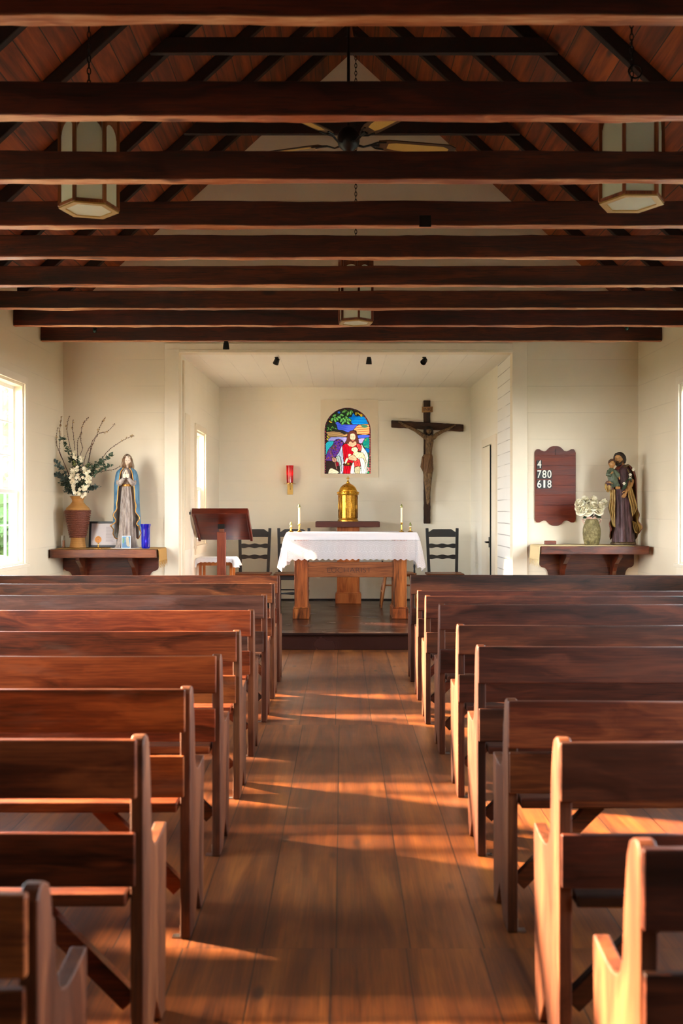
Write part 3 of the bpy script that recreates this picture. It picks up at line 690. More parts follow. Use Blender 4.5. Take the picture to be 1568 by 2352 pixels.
# ------------------------------------------------------------------ tabernacle on its stand
sx0, sx1, sy = wx(724,13.6), wx(872,13.6), 13.6; stz = wz(1198,13.6); cxx = wx(799.5,13.78)
e = empty('tabernacle_stand', (cxx, 13.85, PLZ)); tag(e, 'T-shaped wooden stand behind the altar carrying the gilt tabernacle', 'stand')
MB().box(sx0-cxx, sx1-cxx, sy-13.85, .27, stz-.078-PLZ, stz-PLZ).build('shelf', M['brownledge'], e, bevel=.006)
MB().box(-.157, .157, -.1, .12, .135, stz-.078-PLZ).build('column', M['pine2'], e, bevel=.006)
MB().box(-.18, .18, -.12, .14, 0, .14).box(-.168, .168, -.11, .13, .14, .155).build('plinth', M['pine2'], e, bevel=.006)
t = NT('chased_gold'); n = t.N('TexVoronoi', {'Vector': t.obj((1,1,1), False), 'Scale': 95}, feature='DISTANCE_TO_EDGE').outputs[0]; n2 = t.noise(t.obj((1,1,1), False), 60, 3)
t.bsdf(t.mix(t.rng(n, 0, .3, 0, 1), rgb(150,100,26), rgb(232,184,84)), .28, 1.0, t.math('ADD', n, t.math('MULTIPLY', n2, .4)), .5, .003); CH = t.m
e = empty('tabernacle', (wx(799,13.8), 13.83, stz)); tag(e, 'round gilt tabernacle with a domed lid and small cross', 'tabernacle')
MB().lathe([(.145,0),(.145,.02),(.135,.03),(.130,.045),(.126,.05),(.126,.365),(.132,.372)], n=48).build('drum', CH, e, smooth=False)
m = MB()
for k in range(10):
    a = 2*PI*k/10 + .1; m.tube([(.132*math.cos(a), .132*math.sin(a), .045), (.132*math.cos(a), .132*math.sin(a), .37)], .006, 8)
m.box(-.002,.002,-.132,-.125,.05,.36); m.build('columns', M['gold'], e, smooth=True)
m = MB().lathe([(.150,.372),(.153,.38),(.150,.395),(.142,.405),(.150,.412),(.142,.418)], n=48)
for k in range(26):
    a = 2*PI*k/26; m.ell((.150*math.cos(a), .150*math.sin(a), .402), .008, 8, 6)
m.build('gallery', M['gold'], e, smooth=True)
m = MB().lathe([(.128,.415),(.124,.44),(.110,.47),(.088,.498),(.055,.520),(.028,.532),(.020,.54),(.024,.545),(.012,.56)], n=40); m.build('dome', M['gold'], e, smooth=True)
m = MB().lathe([(.012,.558),(.016,.566),(.008,.575),(.007,.60)], n=16).box(-.006,.006,-.006,.006,.575,.635).box(-.022,.022,-.006,.006,.598,.612); m.build('finial_cross', M['gold'], e, bevel=.001)
# ------------------------------------------------------------------ sanctuary lamp
def glass_col(name, c, emis=0):
    t = NT(name); a = t.N('BsdfTransparent', {'Color': c}); b = t.N('BsdfGlossy', {'Roughness': .08}); d = t.N('BsdfTranslucent', {'Color': c}); d2 = t.N('BsdfDiffuse', {'Color': c})
    m1 = t.N('MixShader', {0: .6, 1: a.outputs[0], 2: d.outputs[0]}); m3 = t.N('MixShader', {0: .5, 1: m1.outputs[0], 2: d2.outputs[0]}); m2 = t.N('MixShader', {0: .07, 1: m3.outputs[0], 2: b.outputs[0]}); t.t.links.new(m2.outputs[0], t.out.inputs[0]); return t.m
def flame(parent, loc, s=.010, power=.25):
    t = NT('flame'); em = t.N('Emission', {'Color': rgb(255,190,120), 'Strength': 30}); t.t.links.new(em.outputs[0], t.out.inputs[0])
    MB().lathe([(s*.1,0),(s*.5,s*.5),(s*.45,s*1.2),(s*.1,s*2.4)], n=10).build('flame', t.m, parent, smooth=True, loc=loc)
RED = glass_col('ruby_glass', rgb(215,22,34)); BLUE = glass_col('cobalt_glass', rgb(16,30,170))
x, y = wx(665.5,14.16), 14.16; zb = wz(1111,14.16)
e = empty('sanctuary_wall_lamp', (x, y, zb)); tag(e, 'ruby glass sanctuary lamp with a lit candle on a brass wall bracket', 'lamp')
MB().loft([[Vector((r*math.cos(2*PI*j/28), r*math.sin(2*PI*j/28), z)) for j in range(28)] for r, z in ((.046,.002),(.046,.02),(.050,.24),(.054,.262))], cap=False).build('glass', RED, e, smooth=True)
MB().lathe([(.04,.003),(.04,.12)], n=20).build('candle', mat_milk('red_wax', rgb(214,60,56), .4), e); flame(e, (0,0,.13))
MB().lathe([(.085,-.004),(.085,.0)], n=32).lathe([(.05,0),(.052,.012),(.049,.012)], n=28, cap=False).build('tray', M['brass'], e)
MB().box(-.043,.037,.128,.14,-.155,-.006).tube([(0,.13,-.075),(0,.09,-.06),(0,.03,-.03),(0,0,-.004)], [.010,.009,.008,.012], 8).build('bracket', plain('pale_brass', rgb(222,190,112), .35, .6), e, bevel=.003)
# ------------------------------------------------------------------ ladder-back chairs
def ladder_chair(x, d, label, rz=0):
    e = empty('ladder_back_chair', (x, d, PLZ), rz); tag(e, label, 'chair', 'black ladder-back chairs')
    # faces the nave: back at +y
    H = 1.055
    for s in (-1, 1):
        m = MB(); m.bar((s*.185, .17, .0), (s*.187, .20, .44), .036, .036, (0,1,0)); m.bar((s*.187, .20, .43), (s*.207, .30, H), .040, .030, (0,1,0)); m.build('back_post', M['black'], e, bevel=.004)
        m = MB(); m.lathe([(.012,0),(.018,.03),(.013,.06),(.021,.09),(.014,.12),(.022,.18),(.024,.24),(.014,.27),(.021,.30),(.015,.33),(.022,.36),(.022,.43)], c=(s*.205,-.18,0), n=14); m.build('front_leg', M['black'], e, smooth=True)
        m = MB(); m.tube([(s*.2,-.18,.16),(s*.187,.18,.16)], .010, 8).tube([(s*.2,-.18,.28),(s*.187,.19,.28)], .010, 8); m.build('side_stretcher', M['black'], e)
    m = MB().tube([(-.2,-.18,.20),(-.07,-.18,.20),(0,-.18,.20),(.07,-.18,.20),(.2,-.18,.20)], [.009,.012,.019,.012,.009], 10).tube([(-.19,.18,.22),(.19,.18,.22)], .009, 8); m.build('stretcher', M['black'], e, smooth=True)
    MB().box(-.21,.21,-.19,.20,.38,.435).build('seat_rail', M['black'], e, bevel=.004)
    MB().box(-.245,.245,-.225,.20,.437,.462).build('seat', M['oak0'], e, bevel=.008)
    def slat(zc, h, kind):
        m = MB(); n = 32; R_ = []
        for j in range(n+1):
            u = j/n; xx = lerp(-.195, .195, u); bow = .018*math.sin(PI*u); yb = .20 + (zc-.43)*.16 + bow
            if kind == 0: up, dn = h/2 * (1 if .17 < u < .83 else lerp(.25, 1, max(0, min(1, min(u, 1-u)/.17)) ** 1.5)), h/2
            else: w = .5 + .5*math.cos((u-.5)*PI*5.2); up = h/2*(.62 + .38*w); dn = up
            R_.append([Vector((xx, yb-.007, zc-dn)), Vector((xx, yb+.007, zc-dn)), Vector((xx, yb+.007, zc+up)), Vector((xx, yb-.007, zc+up))])
        m.loft(R_); m.build('slat', M['black'], e, bevel=.002, seg=1)
    slat(.99, .105, 0); slat(.815, .062, 1); slat(.665, .062, 1)
CD = 13.25
ladder_chair(wx(580.5,CD), CD, 'black ladder-back chair with a wooden seat behind the lectern')
ladder_chair(wx(672,CD), CD, 'black ladder-back chair partly hidden by the left end of the altar cloth')
ladder_chair(wx(1020,CD), CD, 'black ladder-back chair right of the altar under the crucifix')
# wooden server's stool behind the altar
e = empty('wooden_chair', (wx(914,13.35), 13.35, PLZ)); tag(e, 'brown wooden chair with splayed legs behind the right end of the altar', 'chair')
WC = wood('maple_brown', rgb(96,50,22), rgb(140,82,40), rgb(160,100,54), 2, .4, knots=False)
MB().lathe([(.24,.42),(.25,.435),(.25,.452),(.22,.462)], n=28).build('seat', WC, e, smooth=True, bevel=.002)
for sx in (-1, 1):
    for sy in (-1, 1):
        MB().tube([(sx*.17, sy*.15, .43), (sx*.205, sy*.18, .24), (sx*.235, sy*.21, 0)], [.014,.020,.012], 10).build('leg', WC, e, smooth=True)
    MB().tube([(sx*.215, -.19, .2), (sx*.215, .19, .2)], .010, 8).build('side_stretcher', WC, e)
MB().tube([(-.19,-.17,.30),(.19,-.17,.30)], .010, 8).build('stretcher', WC, e)
for sx in (-1, 1):
    MB().lathe([(.011,0),(.014,.03),(.010,.05),(.016,.09),(.011,.13),(.012,.17)], c=(sx*.215, -.06, .455), n=12).build('arm_post', M['black'], e, smooth=True)
# ------------------------------------------------------------------ lectern and side table
lx = wx(508,11.72)
e = empty('lectern', (lx, 11.75, PLZ)); tag(e, 'wooden lectern with a sloping desk on a square post left of the altar', 'lectern')
zt_, zb_ = 1.5 - PLZ, 1.155 - PLZ; y0_, y1_ = -.30, .28
dv = Vector((0, y1_-y0_, zb_-zt_)).normalized(); nv = Vector((0, -dv.z, dv.y)); nv = nv if nv.z > 0 else -nv
mb = MB(); A = Vector((0, y0_, zt_)); B = Vector((0, y1_, zb_)); hw = .32
off = wx(505,11.45) - lx
def slab(mb, x0, x1, a, b, t0, t1):
    P_ = lambda x, s_, n_: A.lerp(B, s_) + Vector((x+off, 0, 0)) + nv*n_
    return mb.loft([[P_(x0,a,t0), P_(x0,b,t0), P_(x0,b,t1), P_(x0,a,t1)], [P_(x1,a,t0), P_(x1,b,t0), P_(x1,b,t1), P_(x1,a,t1)]])
slab(mb, -hw, hw, 0, 1, -.022, 0); mb.build('desk', M['cherry0'], e, bevel=.003)
mb = MB(); slab(mb, -hw-.004, hw+.004, -.01, .03, -.062, .012); slab(mb, hw-.02, hw+.01, .03, 1, -.05, .012); slab(mb, -hw-.01, -hw+.02, .03, 1, -.05, .012); slab(mb, -hw, hw, .97, 1.03, -.02, .035); mb.build('desk_rim', M['cherry0'], e, bevel=.004)
MB().box(-.049,.049,-.049,.049,.03,wz(1222,11.72)-PLZ).build('post', M['cherry2'], e, bevel=.005)
MB().box(-.030,.030,-.02,.02,wz(1222,11.72)-PLZ-.01,1.31-PLZ).build('neck', M['cherry2'], e, bevel=.003)
MB().box(-.04,.04,-.05,.05,1.27-PLZ,1.375-PLZ).build('tilt_block', M['iron'], e, bevel=.003)
MB().box(-.2,.2,-.17,.17,0,.035).box(-.07,.07,-.07,.07,.03,.06).build('foot', M['cherry2'], e, bevel=.006)
tx0, tx1, ty0, ty1, tz = AL+.03, wx(538,12.2), 12.02, 12.40, .905
e = empty('side_table', ((tx0+tx1)/2, (ty0+ty1)/2, PLZ)); tag(e, 'small orange-brown wooden table under a white cloth beside the alcove window', 'side table')
hx, hy = (tx1-tx0)/2, (ty1-ty0)/2
MB().box(-hx, hx, -hy, hy, tz-PLZ-.02, tz-PLZ).build('table_top', M['pine2'], e, bevel=.004)
for sx in (-1,1):
    for sy in (-1,1): MB().bar((sx*(hx-.025), sy*(hy-.025), 0), (sx*(hx-.025), sy*(hy-.025), tz-PLZ-.02), .032, .032, (0,1,0)).build('leg', M['pine2'], e, bevel=.003)
for q in (-hy+.012, hy-.027): MB().box(-hx+.03, hx-.03, q, q+.015, tz-PLZ-.09, tz-PLZ-.02).build('apron', M['pine2'], e)
WCL = plain('white_cloth', rgb(240,242,248), .8, var=.03, scale=60)
o = drape('table_cloth', tx0-.01, tx1+.01, ty0-.01, ty1+.01, tz+.003, .055, .075, WCL, flare=.03, wav=.012, scal=.05, scd=.008, rows=8); tag(o, 'white cloth with a wavy edge on the small table by the alcove window', 'cloth')
# ------------------------------------------------------------------ wall shelves
def wall_shelf(x0, x1, yf, zt, th, bx0, bx1, label, round_left):
    cx = (x0+x1)/2; e = empty('wall_shelf', (cx, YG, zt)); tag(e, label, 'shelf')
    X0, X1 = x0-cx, x1-cx; D = YG - yf; r = .06; pts = []
    def cr(px, py, a0):
        for i in range(7): a = a0 + PI/2*i/6; pts.append((px + r*math.cos(a), py + r*math.sin(a)))
    if round_left: cr(X0+r, -D+r, PI); pts.append((X1, -D))
    else: pts += [(X0, -D), (X1, -D)]
    pts += [(X1, -.002), (X0, -.002)]
    MB().prism(pts, 'z', -th, 0).build('shelf_top', M['shelf'], e, bevel=.008, seg=3)
    b0, b1 = bx0-cx, bx1-cx
    prof = lambda s: [(0,-th), (0,-th-.13), (.008,-th-.15), (.03,-th-.165), (.055,-th-.17), (.075,-th-.185), (.09,-th-.21), (.095,-th-.235)]
    L = prof(1); pts = [(b0+u, z) for u, z in L] + [(b0+.12, -th-.30), (b1-.12, -th-.30)] + [(b1-u, z) for u, z in L[::-1]]
    MB().prism(pts, 'y', -.03, -.002).build('back_panel', M['shelf'], e, bevel=.004)
    for xb in (b0+.24, b1-.24):
        pr = [(-D+.22,-th), (-D+.22,-th-.04), (-D+.26,-th-.06), (-.20,-th-.12), (-.13,-th-.20), (-.09,-th-.28), (-.031,-th-.30), (-.031,-th)]
        MB().prism(pr, 'x', xb-.022, xb+.022).build('bracket', M['shelf'], e, bevel=.004)
    return e
SLX0, SLX1, SLY, SLZ = XL+.008, -1.93, 10.22, 1.084
wall_shelf(SLX0, SLX1, SLY, SLZ, .088, wx(146,10.78), wx(364,10.78), 'dark wooden wall shelf on brackets under the blue-mantled statue', True)
SRX0, SRX1, SRY, SRZ = wx(1242,10.22), wx(1491,10.22), 10.22, 1.118
wall_shelf(SRX0, SRX1, SRY, SRZ, .085, wx(1238,10.78), wx(1455,10.78), 'dark wooden wall shelf on brackets under the statue of a man with a child', False)
def runner(name, x0, x1, y0, y1, z, drop, side, c, label, warm=.0):
    """woven runner lying on a shelf and falling over one end, with a knotted fringe"""
    m = MB(); nx, nd = 28, 14; rows = 10; pts = []
    path = [(lerp(x0, x1, i/nx), 0) for i in range(nx+1)]
    if side > 0: path += [(x1 + .012 + .01*(i/nd), -drop*(i+1)/nd) for i in range(nd)]
    else: path = [(x0 - .012 - .01*(i/nd), -drop*(i+1)/nd) for i in range(nd)][::-1] + path
    R_ = []
    for (x, dz) in path:
        R_.append([Vector((x, lerp(y0, y1, j/rows) + .008*noise.noise(Vector((x*5, j, 0))) + (dz*.08 if j else 0), z + dz + .003*noise.noise(Vector((x*14, j*.8, 3))) + .003)) for j in range(rows+1)])
    V = [[m.bm.verts.new(p) for p in r] for r in R_]
    for a, b in zip(V, V[1:]):
        for j in range(rows): m.bm.faces.new((a[j], a[j+1], b[j+1], b[j]))
    end = R_[-1] if side > 0 else R_[0]
    e = empty(name, ((x0+x1)/2, (y0+y1)/2, z)); tag(e, label, 'cloth runner'); cc = Vector(e.location)
    for v in m.bm.verts: v.co -= cc
    mt = plain(name + '_fabric', c, .85, var=.1, scale=160, bstr=.4); m.build('cloth', mt, e, smooth=True, solid=.003)
    f = MB(); rnd = random.Random(3)
    for j in range(rows*2+1):
        a = end[j//2].lerp(end[min(rows, j//2+1)], .5*(j % 2)) - cc; f.tube([a + Vector((0,0,.006)), a + Vector((.004*rnd.uniform(-1,1), .004*rnd.uniform(-1,1), -.03)), a + Vector((.008*rnd.uniform(-1,1), .006*rnd.uniform(-1,1), -.05-.03*rnd.random()))], [.003,.0028,.001], 5)
    f.build('fringe', mt, e)
runner('shelf_runner', SLX0+.05, SLX1, SLY+.07, YG-.04, SLZ, .13, 1, rgb(180,136,72), 'tan woven runner with a fringed end hanging off the left wall shelf')
runner('shelf_runner', SRX0, SRX1-.16, SRY-.004, YG-.05, SRZ, .15, -1, rgb(214,190,140), 'cream woven runner with a frayed end hanging off the right wall shelf')
# ------------------------------------------------------------------ hymn board
hc = (wx(1228,10.78)+wx(1322,10.78))/2; hz = wz(1116,10.78); hwid = .223; hh_ = (wz(1025,10.78)-wz(1208,10.78))/2
e = empty('hymn_board', (hc, YG, hz)); tag(e, 'red-brown wooden hymn board with scalloped top and bottom on the right wall', 'hymn board')
def hb(u):   # half outline of the top edge, u 0..1 from the left edge to the centre
    tab = [(0,-.075),(.03,-.052),(.10,-.035),(.22,-.035),(.32,-.048),(.45,-.058),(.55,-.054),(.64,-.035),(.72,-.016),(.82,-.004),(.92,0),(1,.0)]
    return interp(tab, u)[0]
tp = [(-hwid + hwid*i/30, hh_ + hb(i/30)) for i in range(31)]; tp += [(-x, z) for x, z in tp[-2::-1]]
MB().prism(tp + [(x, -z) for x, z in tp[::-1]], 'y', -.02, -.002).build('board', M['board'], e, bevel=.003)
m = MB()
for k in range(7): z = hh_ - .128 - k*.108 + .02; m.box(-hwid+.004, hwid-.004, -.025, -.020, z, z+.010)
m.build('slats', M['board'], e, bevel=.002)
MB().box(-.004,.004,-.0235,-.020,hh_-.10,hh_-.03).box(-.014,.014,-.0235,-.020,hh_-.055,hh_-.047).build('carved_cross', plain('carved_dark', rgb(66,26,14), .7), e)
TILE = plain('black_number_card', rgb(22,22,20), .5); DIG = plain('white_digit', rgb(236,234,220), .5, var=.02)
for row, (txt, py) in enumerate((('4',1067),('780',1090),('618',1112.5))):
    for i, ch in enumerate(txt):
        x = wx(1238 + i*11.6, 10.77) ; z = wz(py, 10.77)
        e = empty('number_card', (x, YG-.029, z)); tag(e, 'small black card with a white %s in the %s row of the hymn board' % (ch, ('top','middle','bottom')[row]), 'number card', 'number cards on the hymn board')
        MB().box(-.0275,.0275,-.002,.0015,-.046,.046).build('card', TILE, e)
        text_part('digit', ch, .118, .0006, DIG, e, (0,-.0032,0), width=.020 if ch in '1' else .044, bold=.0010)
e = empty('wooden_block', (wx(1263,10.6), 10.6, SRZ+.007)); tag(e, 'small dark wooden block lying on the left end of the right shelf', 'block')
MB().box(-.06,.06,-.03,.03,0,.036).box(-.056,.056,-.026,.026,.036,.04).build('block', M['shelf'], e, bevel=.003)
# ------------------------------------------------------------------ stained glass
class Canvas:
    def __init__(s, x0, x1, y0, y1, n):
        s.x0, s.y0 = x0, y0; s.k = (x1-x0)/n; s.w = n; s.h = int(round((y1-y0)/s.k)); s.c = np.zeros((s.h, s.w, 3)) + .03
        yy, xx = np.mgrid[0:s.h, 0:s.w]; s.X = x0 + (xx+.5)*s.k; s.Y = y0 + (yy+.5)*s.k
    def inside(s, p):
        p = np.array(p, float); r = np.zeros(s.X.shape, bool); j = len(p)-1
        for i in range(len(p)):
            xi, yi = p[i]; xj, yj = p[j]
            c = ((yi > s.Y) != (yj > s.Y)); den = (yj-yi) or 1e-9
            r ^= c & (s.X < (xj-xi)*(s.Y-yi)/den + xi); j = i
        return r
    def dseg(s, p):
        d = np.full(s.X.shape, 1e9)
        for (ax, ay), (bx, by) in zip(p, p[1:]):
            vx, vy = bx-ax, by-ay; L = vx*vx+vy*vy or 1e-9
            t = np.clip(((s.X-ax)*vx+(s.Y-ay)*vy)/L, 0, 1); d = np.minimum(d, np.hypot(s.X-ax-t*vx, s.Y-ay-t*vy))
        return d
    def smooth(s, p, n=4):
        p = [tuple(map(float, q)) for q in p]; o = []; m = len(p)
        for i in range(m):
            p0, p1, p2, p3 = p[i-1], p[i], p[(i+1)%m], p[(i+2)%m]
            for k in range(n):
                t = k/n; o.append(tuple(.5*((2*b)+(-a+c)*t+(2*a-5*b+4*c-d)*t*t+(-a+3*b-3*c+d)*t**3) for a,b,c,d in zip(p0,p1,p2,p3)))
        return o
    def poly(s, p, c, c2=None, st=0, ang=0, lead=9, sm=True, lc=(.02,.015,.012)):
        if sm: p = s.smooth(p)
        m = s.inside(p); col = np.array(rgb(*c)[:3])
        if c2 is not None:
            q = np.array(rgb(*c2)[:3]); u = s.X*math.cos(ang)+s.Y*math.sin(ang)
            w = (.5+.5*np.sin(u*2*PI/st + 2.2*np.sin((s.X*math.sin(ang)-s.Y*math.cos(ang))/90.)))[m][:,None]; s.c[m] = col*w + q*(1-w)
        else: s.c[m] = col
        if lead: s.c[s.dseg(p+[p[0]]) < lead*.55] = lc
    def line(s, p, w, c=(25,18,16)): s.c[s.dseg(p) < w*.5] = rgb(*c)[:3]
    def dot(s, x, y, r, c, ry=None): s.c[((s.X-x)/r)**2 + ((s.Y-y)/(ry or r))**2 < 1] = rgb(*c)[:3]
    def speck(s, p, c, n, r, seed=0):
        m = s.inside(p); rr = random.Random(seed); xs = [q[0] for q in p]; ys = [q[1] for q in p]; keep = s.c.copy()
        for i in range(n): s.dot(rr.uniform(min(xs),max(xs)), rr.uniform(min(ys),max(ys)), r*rr.uniform(.6,1.5), c[i%len(c)], r*rr.uniform(.4,1))
        s.c[~m] = keep[~m]
    def mesh(s, name, mat, parent, to, mask=None, **kw):
        bm = bmesh.new(); V = {}
        def v(i, j):
            if (i,j) not in V: V[i,j] = bm.verts.new(to(s.x0+i*s.k, s.y0+j*s.k))
            return V[i,j]
        cols = []
        for j in range(s.h):
            for i in range(s.w):
                if mask is not None and not mask[j,i]: continue
                bm.faces.new((v(i,j+1), v(i+1,j+1), v(i+1,j), v(i,j))); cols.append(s.c[j,i])
        me = bpy.data.meshes.new(name); bm.to_mesh(me); bm.free(); a = me.color_attributes.new('glass', 'FLOAT_COLOR', 'CORNER')
        arr = np.ones((len(cols), 4, 4), 'f'); arr[:,:,:3] = np.array(cols)[:,None,:]; a.data.foreach_set('color', arr.ravel())
        me.materials.append(mat); o = bpy.data.objects.new(name, me); COL.objects.link(o); o.parent = parent; return o
c = Canvas(224, 1215, 327, 1746, 181)
c.c[:] = rgb(46,40,36)[:3]
P1 = c.poly
P1([(500,425),(540,400),(570,440),(525,465)], (20,90,190))
P1([(735,540),(800,520),(825,440),(850,440),(900,505),(1060,510),(1155,660),(1150,685),(850,690),(780,620)], (8,96,176), (14,120,190), 60, 1.4)
P1([(455,640),(520,632),(600,680),(850,690),(960,690),(860,790),(760,850),(700,850),(600,810),(505,790)], (48,66,176), (80,98,190), 38, 1.5)
P1([(850,800),(930,705),(1000,690),(1172,690),(1172,892),(930,892),(905,830)], (226,166,104), (150,92,60), 46, 1.35)
P1([(1000,700),(1120,700),(1150,740),(1060,760)], (60,110,90), lead=0)
P1([(270,850),(400,832),(560,850),(650,895),(715,880),(715,945),(335,950),(290,900)], (206,156,92), (120,84,60), 40, 1.5)
P1([(930,915),(1172,910),(1172,965),(940,992)], (44,70,178), (74,96,190), 26, 1.5)
P1([(320,960),(715,958),(700,1050),(640,1080),(600,1030),(430,1040),(320,1045)], (132,142,196), (176,146,190), 40, 1.5)
P1([(940,992),(1095,990),(1035,1085),(960,1075)], (168,136,184), (150,150,190), 24, 1.5)
P1([(258,1080),(430,1045),(400,1130),(330,1200),(290,1340),(258,1360)], (24,150,160), (60,180,180), 36, .6)
bush = [(400,1130),(440,1040),(500,1000),(570,1005),(625,1060),(620,1140),(590,1180),(560,1240),(520,1320),(470,1400),(380,1480),(265,1480),(270,1330),(330,1200)]
P1(bush, (78,38,118), (104,56,140), 40, 2); c.speck(bush, [(150,80,36),(54,26,80),(124,60,160),(176,92,40),(40,28,30)], 110, 14, 3)
P1([(250,1480),(420,1480),(520,1560),(540,1735),(240,1735)], (66,44,36), (40,30,28), 36, 1.2)
tr = [(1035,1085),(1080,1000),(1140,965),(1182,985),(1182,1210),(1100,1195),(1050,1140)]
P1(tr, (14,100,110), (20,120,90), 30, .4); c.speck(tr, [(110,170,70),(10,80,140),(20,140,130)], 40, 10, 5)
P1([(1085,1200),(1182,1205),(1182,1320),(1150,1330)], (6,76,150), (10,100,160), 30, 1)
P1([(1130,1330),(1185,1330),(1185,1735),(1110,1735)], (26,72,66), (38,96,84), 30, .4)
c.speck([(1120,1560),(1190,1560),(1190,1680),(1120,1680)], [(226,120,130)], 8, 14, 2); c.speck([(1120,1690),(1190,1690),(1190,1730),(1120,1730)], [(20,130,70)], 6, 14, 2)
def leaf(x, y, L, a, w=.3, col=(78,150,60), hi=(170,206,120)):
    d = (math.cos(a), math.sin(a)); q = (-d[1], d[0]); p = [(x,y),(x+d[0]*L*.4+q[0]*L*w, y+d[1]*L*.4+q[1]*L*w),(x+d[0]*L, y+d[1]*L),(x+d[0]*L*.4-q[0]*L*w, y+d[1]*L*.4-q[1]*L*w)]
    c.poly(p, col, lead=6); c.line([(x+d[0]*L*.1,y+d[1]*L*.1),(x+d[0]*L*.8,y+d[1]*L*.8)], 8, hi)
c.poly([(370,470),(480,440),(560,460),(600,370),(820,370),(830,470),(740,520),(780,670),(560,670),(520,600),(400,620)], (34,52,34), lead=0)
for x,y,a in ((690,500,1.7),(690,520,1.2),(640,540,2.0),(600,560,1.9),(660,560,1.5),(700,560,.9),(730,560,.7),(560,470,.4),(580,500,2.6),(480,480,2.7),(460,520,1.9),(480,530,1.1),(500,520,.4),(400,540,1.8),(620,390,.1),(680,400,2.8),(720,400,1.2),(760,390,.5),(740,420,1.9),(780,400,1.5),(640,620,2.1),(700,620,.8),(440,560,1.2)): leaf(x, y, 95, a)
P1([(265,690),(450,660),(500,790),(400,820),(270,830)], (40,52,30), lead=6)
for x,y,a in ((330,780,2.5),(340,780,.6),(400,720,1.2),(400,720,2.0),(300,740,1.1),(440,760,.5)): leaf(x, y, 65, a, .3, (60,110,44), (120,160,70))
for x,y,a in ((880,430,.5),(930,430,.9),(950,460,.4),(1000,460,.8),(890,440,1.3),(980,500,.2),(280,920,1.0),(275,980,1.0),(290,960,.3),(320,610,.5),(340,640,.1)): leaf(x, y, 62, a, .28, (206,164,24), (236,206,70))
white, cream_ = (222,224,214), (206,208,190)
P1([(1010,1105),(1060,1180),(1155,1345),(1135,1600),(1112,1740),(780,1740),(800,1600),(840,1470),(900,1400),(1000,1280)], white, (168,184,170), 60, .35)
P1([(600,1135),(622,1300),(642,1620),(600,1740),(545,1740),(560,1600),(500,1500),(465,1380),(530,1290)], (214,214,226), (160,156,180), 44, .3)
P1([(470,1380),(560,1370),(600,1600),(560,1740),(545,1740),(560,1560),(500,1500)], cream_, (150,160,140), 40, .2)
P1([(615,1130),(720,1095),(820,1150),(900,1110),(1000,1180),(920,1300),(840,1470),(790,1740),(635,1740),(640,1500),(615,1300)], (206,16,34), (120,8,22), 42, .12)
P1([(900,1108),(960,1098),(1022,1160),(985,1255),(935,1190)], (222,84,78), (190,40,46), 40, .5)
P1([(885,1390),(985,1460),(985,1580),(862,1592),(850,1480)], (226,78,66), (180,30,40), 44, .2)
P1([(980,1390),(1080,1420),(1112,1740),(1030,1740),(1000,1560)], white, (170,190,176), 46, .1)
P1([(870,1600),(985,1590),(960,1740),(890,1740)], (200,190,150), (120,110,80), 26, 1.2)
P1([(780,1740),(800,1560),(850,1490),(862,1600),(850,1740)], white, (190,196,180), 30, 0)
P1([(640,1515),(800,1500),(800,1560),(640,1560)], (60,30,20), lead=5); c.dot(735,1525,28,(214,150,40),10)
P1([(480,1480),(530,1500),(520,1580),(480,1560)], (150,20,34), lead=6)
P1([(720,900),(765,835),(840,820),(900,850),(932,950),(955,1070),(900,1095),(740,1080),(655,1100),(700,1010)], (104,54,42), (66,32,28), 26, .3)
P1([(770,1050),(890,1050),(905,1110),(830,1150),(745,1110)], (214,150,118), lead=5); c.line([(722,1100),(760,1140),(830,1155),(900,1110)], 12, (196,188,150))
P1([(775,900),(800,880),(850,880),(882,910),(886,980),(865,1040),(828,1072),(790,1040),(770,980)], (232,184,150), lead=6)
P1([(775,985),(800,1010),(860,1010),(884,985),(868,1045),(828,1078),(788,1045)], (104,56,44), lead=0); c.dot(830,1028,20,(214,130,110),8)
for x in (802, 856): c.line([(x-18,948),(x,956),(x+16,948)], 6, (70,36,30)); c.line([(x-20,930),(x,922),(x+18,930)], 5, (90,50,40))
c.line([(832,940),(842,985),(828,992)], 6, (176,112,90))
P1([(805,1190),(850,1170),(905,1170),(940,1215),(935,1270),(1000,1280),(1065,1320),(1115,1480),(1090,1492),(1040,1400),(900,1400),(830,1330),(850,1280),(800,1240)], (240,220,176), (206,180,130), 52, .9)
c.dot(845,1215,8,(40,30,26)); P1([(700,1400),(730,1420),(690,1510),(656,1512),(662,1470)], (236,214,170), lead=6); P1([(735,1320),(790,1320),(830,1400),(750,1400)], (236,210,170), lead=5)
P1([(735,1390),(830,1330),(910,1400),(900,1462),(790,1445),(735,1425)], (234,174,140), (206,136,104), 34, 1.2)
P1([(388,1395),(430,1385),(482,1410),(490,1470),(430,1490),(392,1460)], (226,164,134), (190,120,92), 26, 1.3)
c.line([(395,1330),(445,1460),(490,1630)], 17, (150,96,80)); c.line([(395,1330),(372,1230),(390,1150),(430,1120),(462,1160),(460,1250)], 15, (96,66,34))
P1([(312,1690),(345,1625),(400,1620),(520,1680),(532,1715),(460,1740),(320,1738)], (240,224,184), (206,184,140), 40, 1.1)
for p_ in ([(1040,1240),(1075,1420),(1080,1700)],[(1010,1420),(1050,1560),(1060,1720)],[(820,1560),(812,1730)],[(575,1250),(590,1450),(600,1600)],[(545,1320),(580,1480),(600,1700)],[(510,1400),(545,1520),(565,1640)],[(900,1620),(925,1680),(950,1620)],[(895,1660),(925,1715),(955,1660)],[(1100,1280),(1120,1360),(1118,1560)],[(610,1180),(630,1380)]): c.line(p_, 7, (120,124,120))
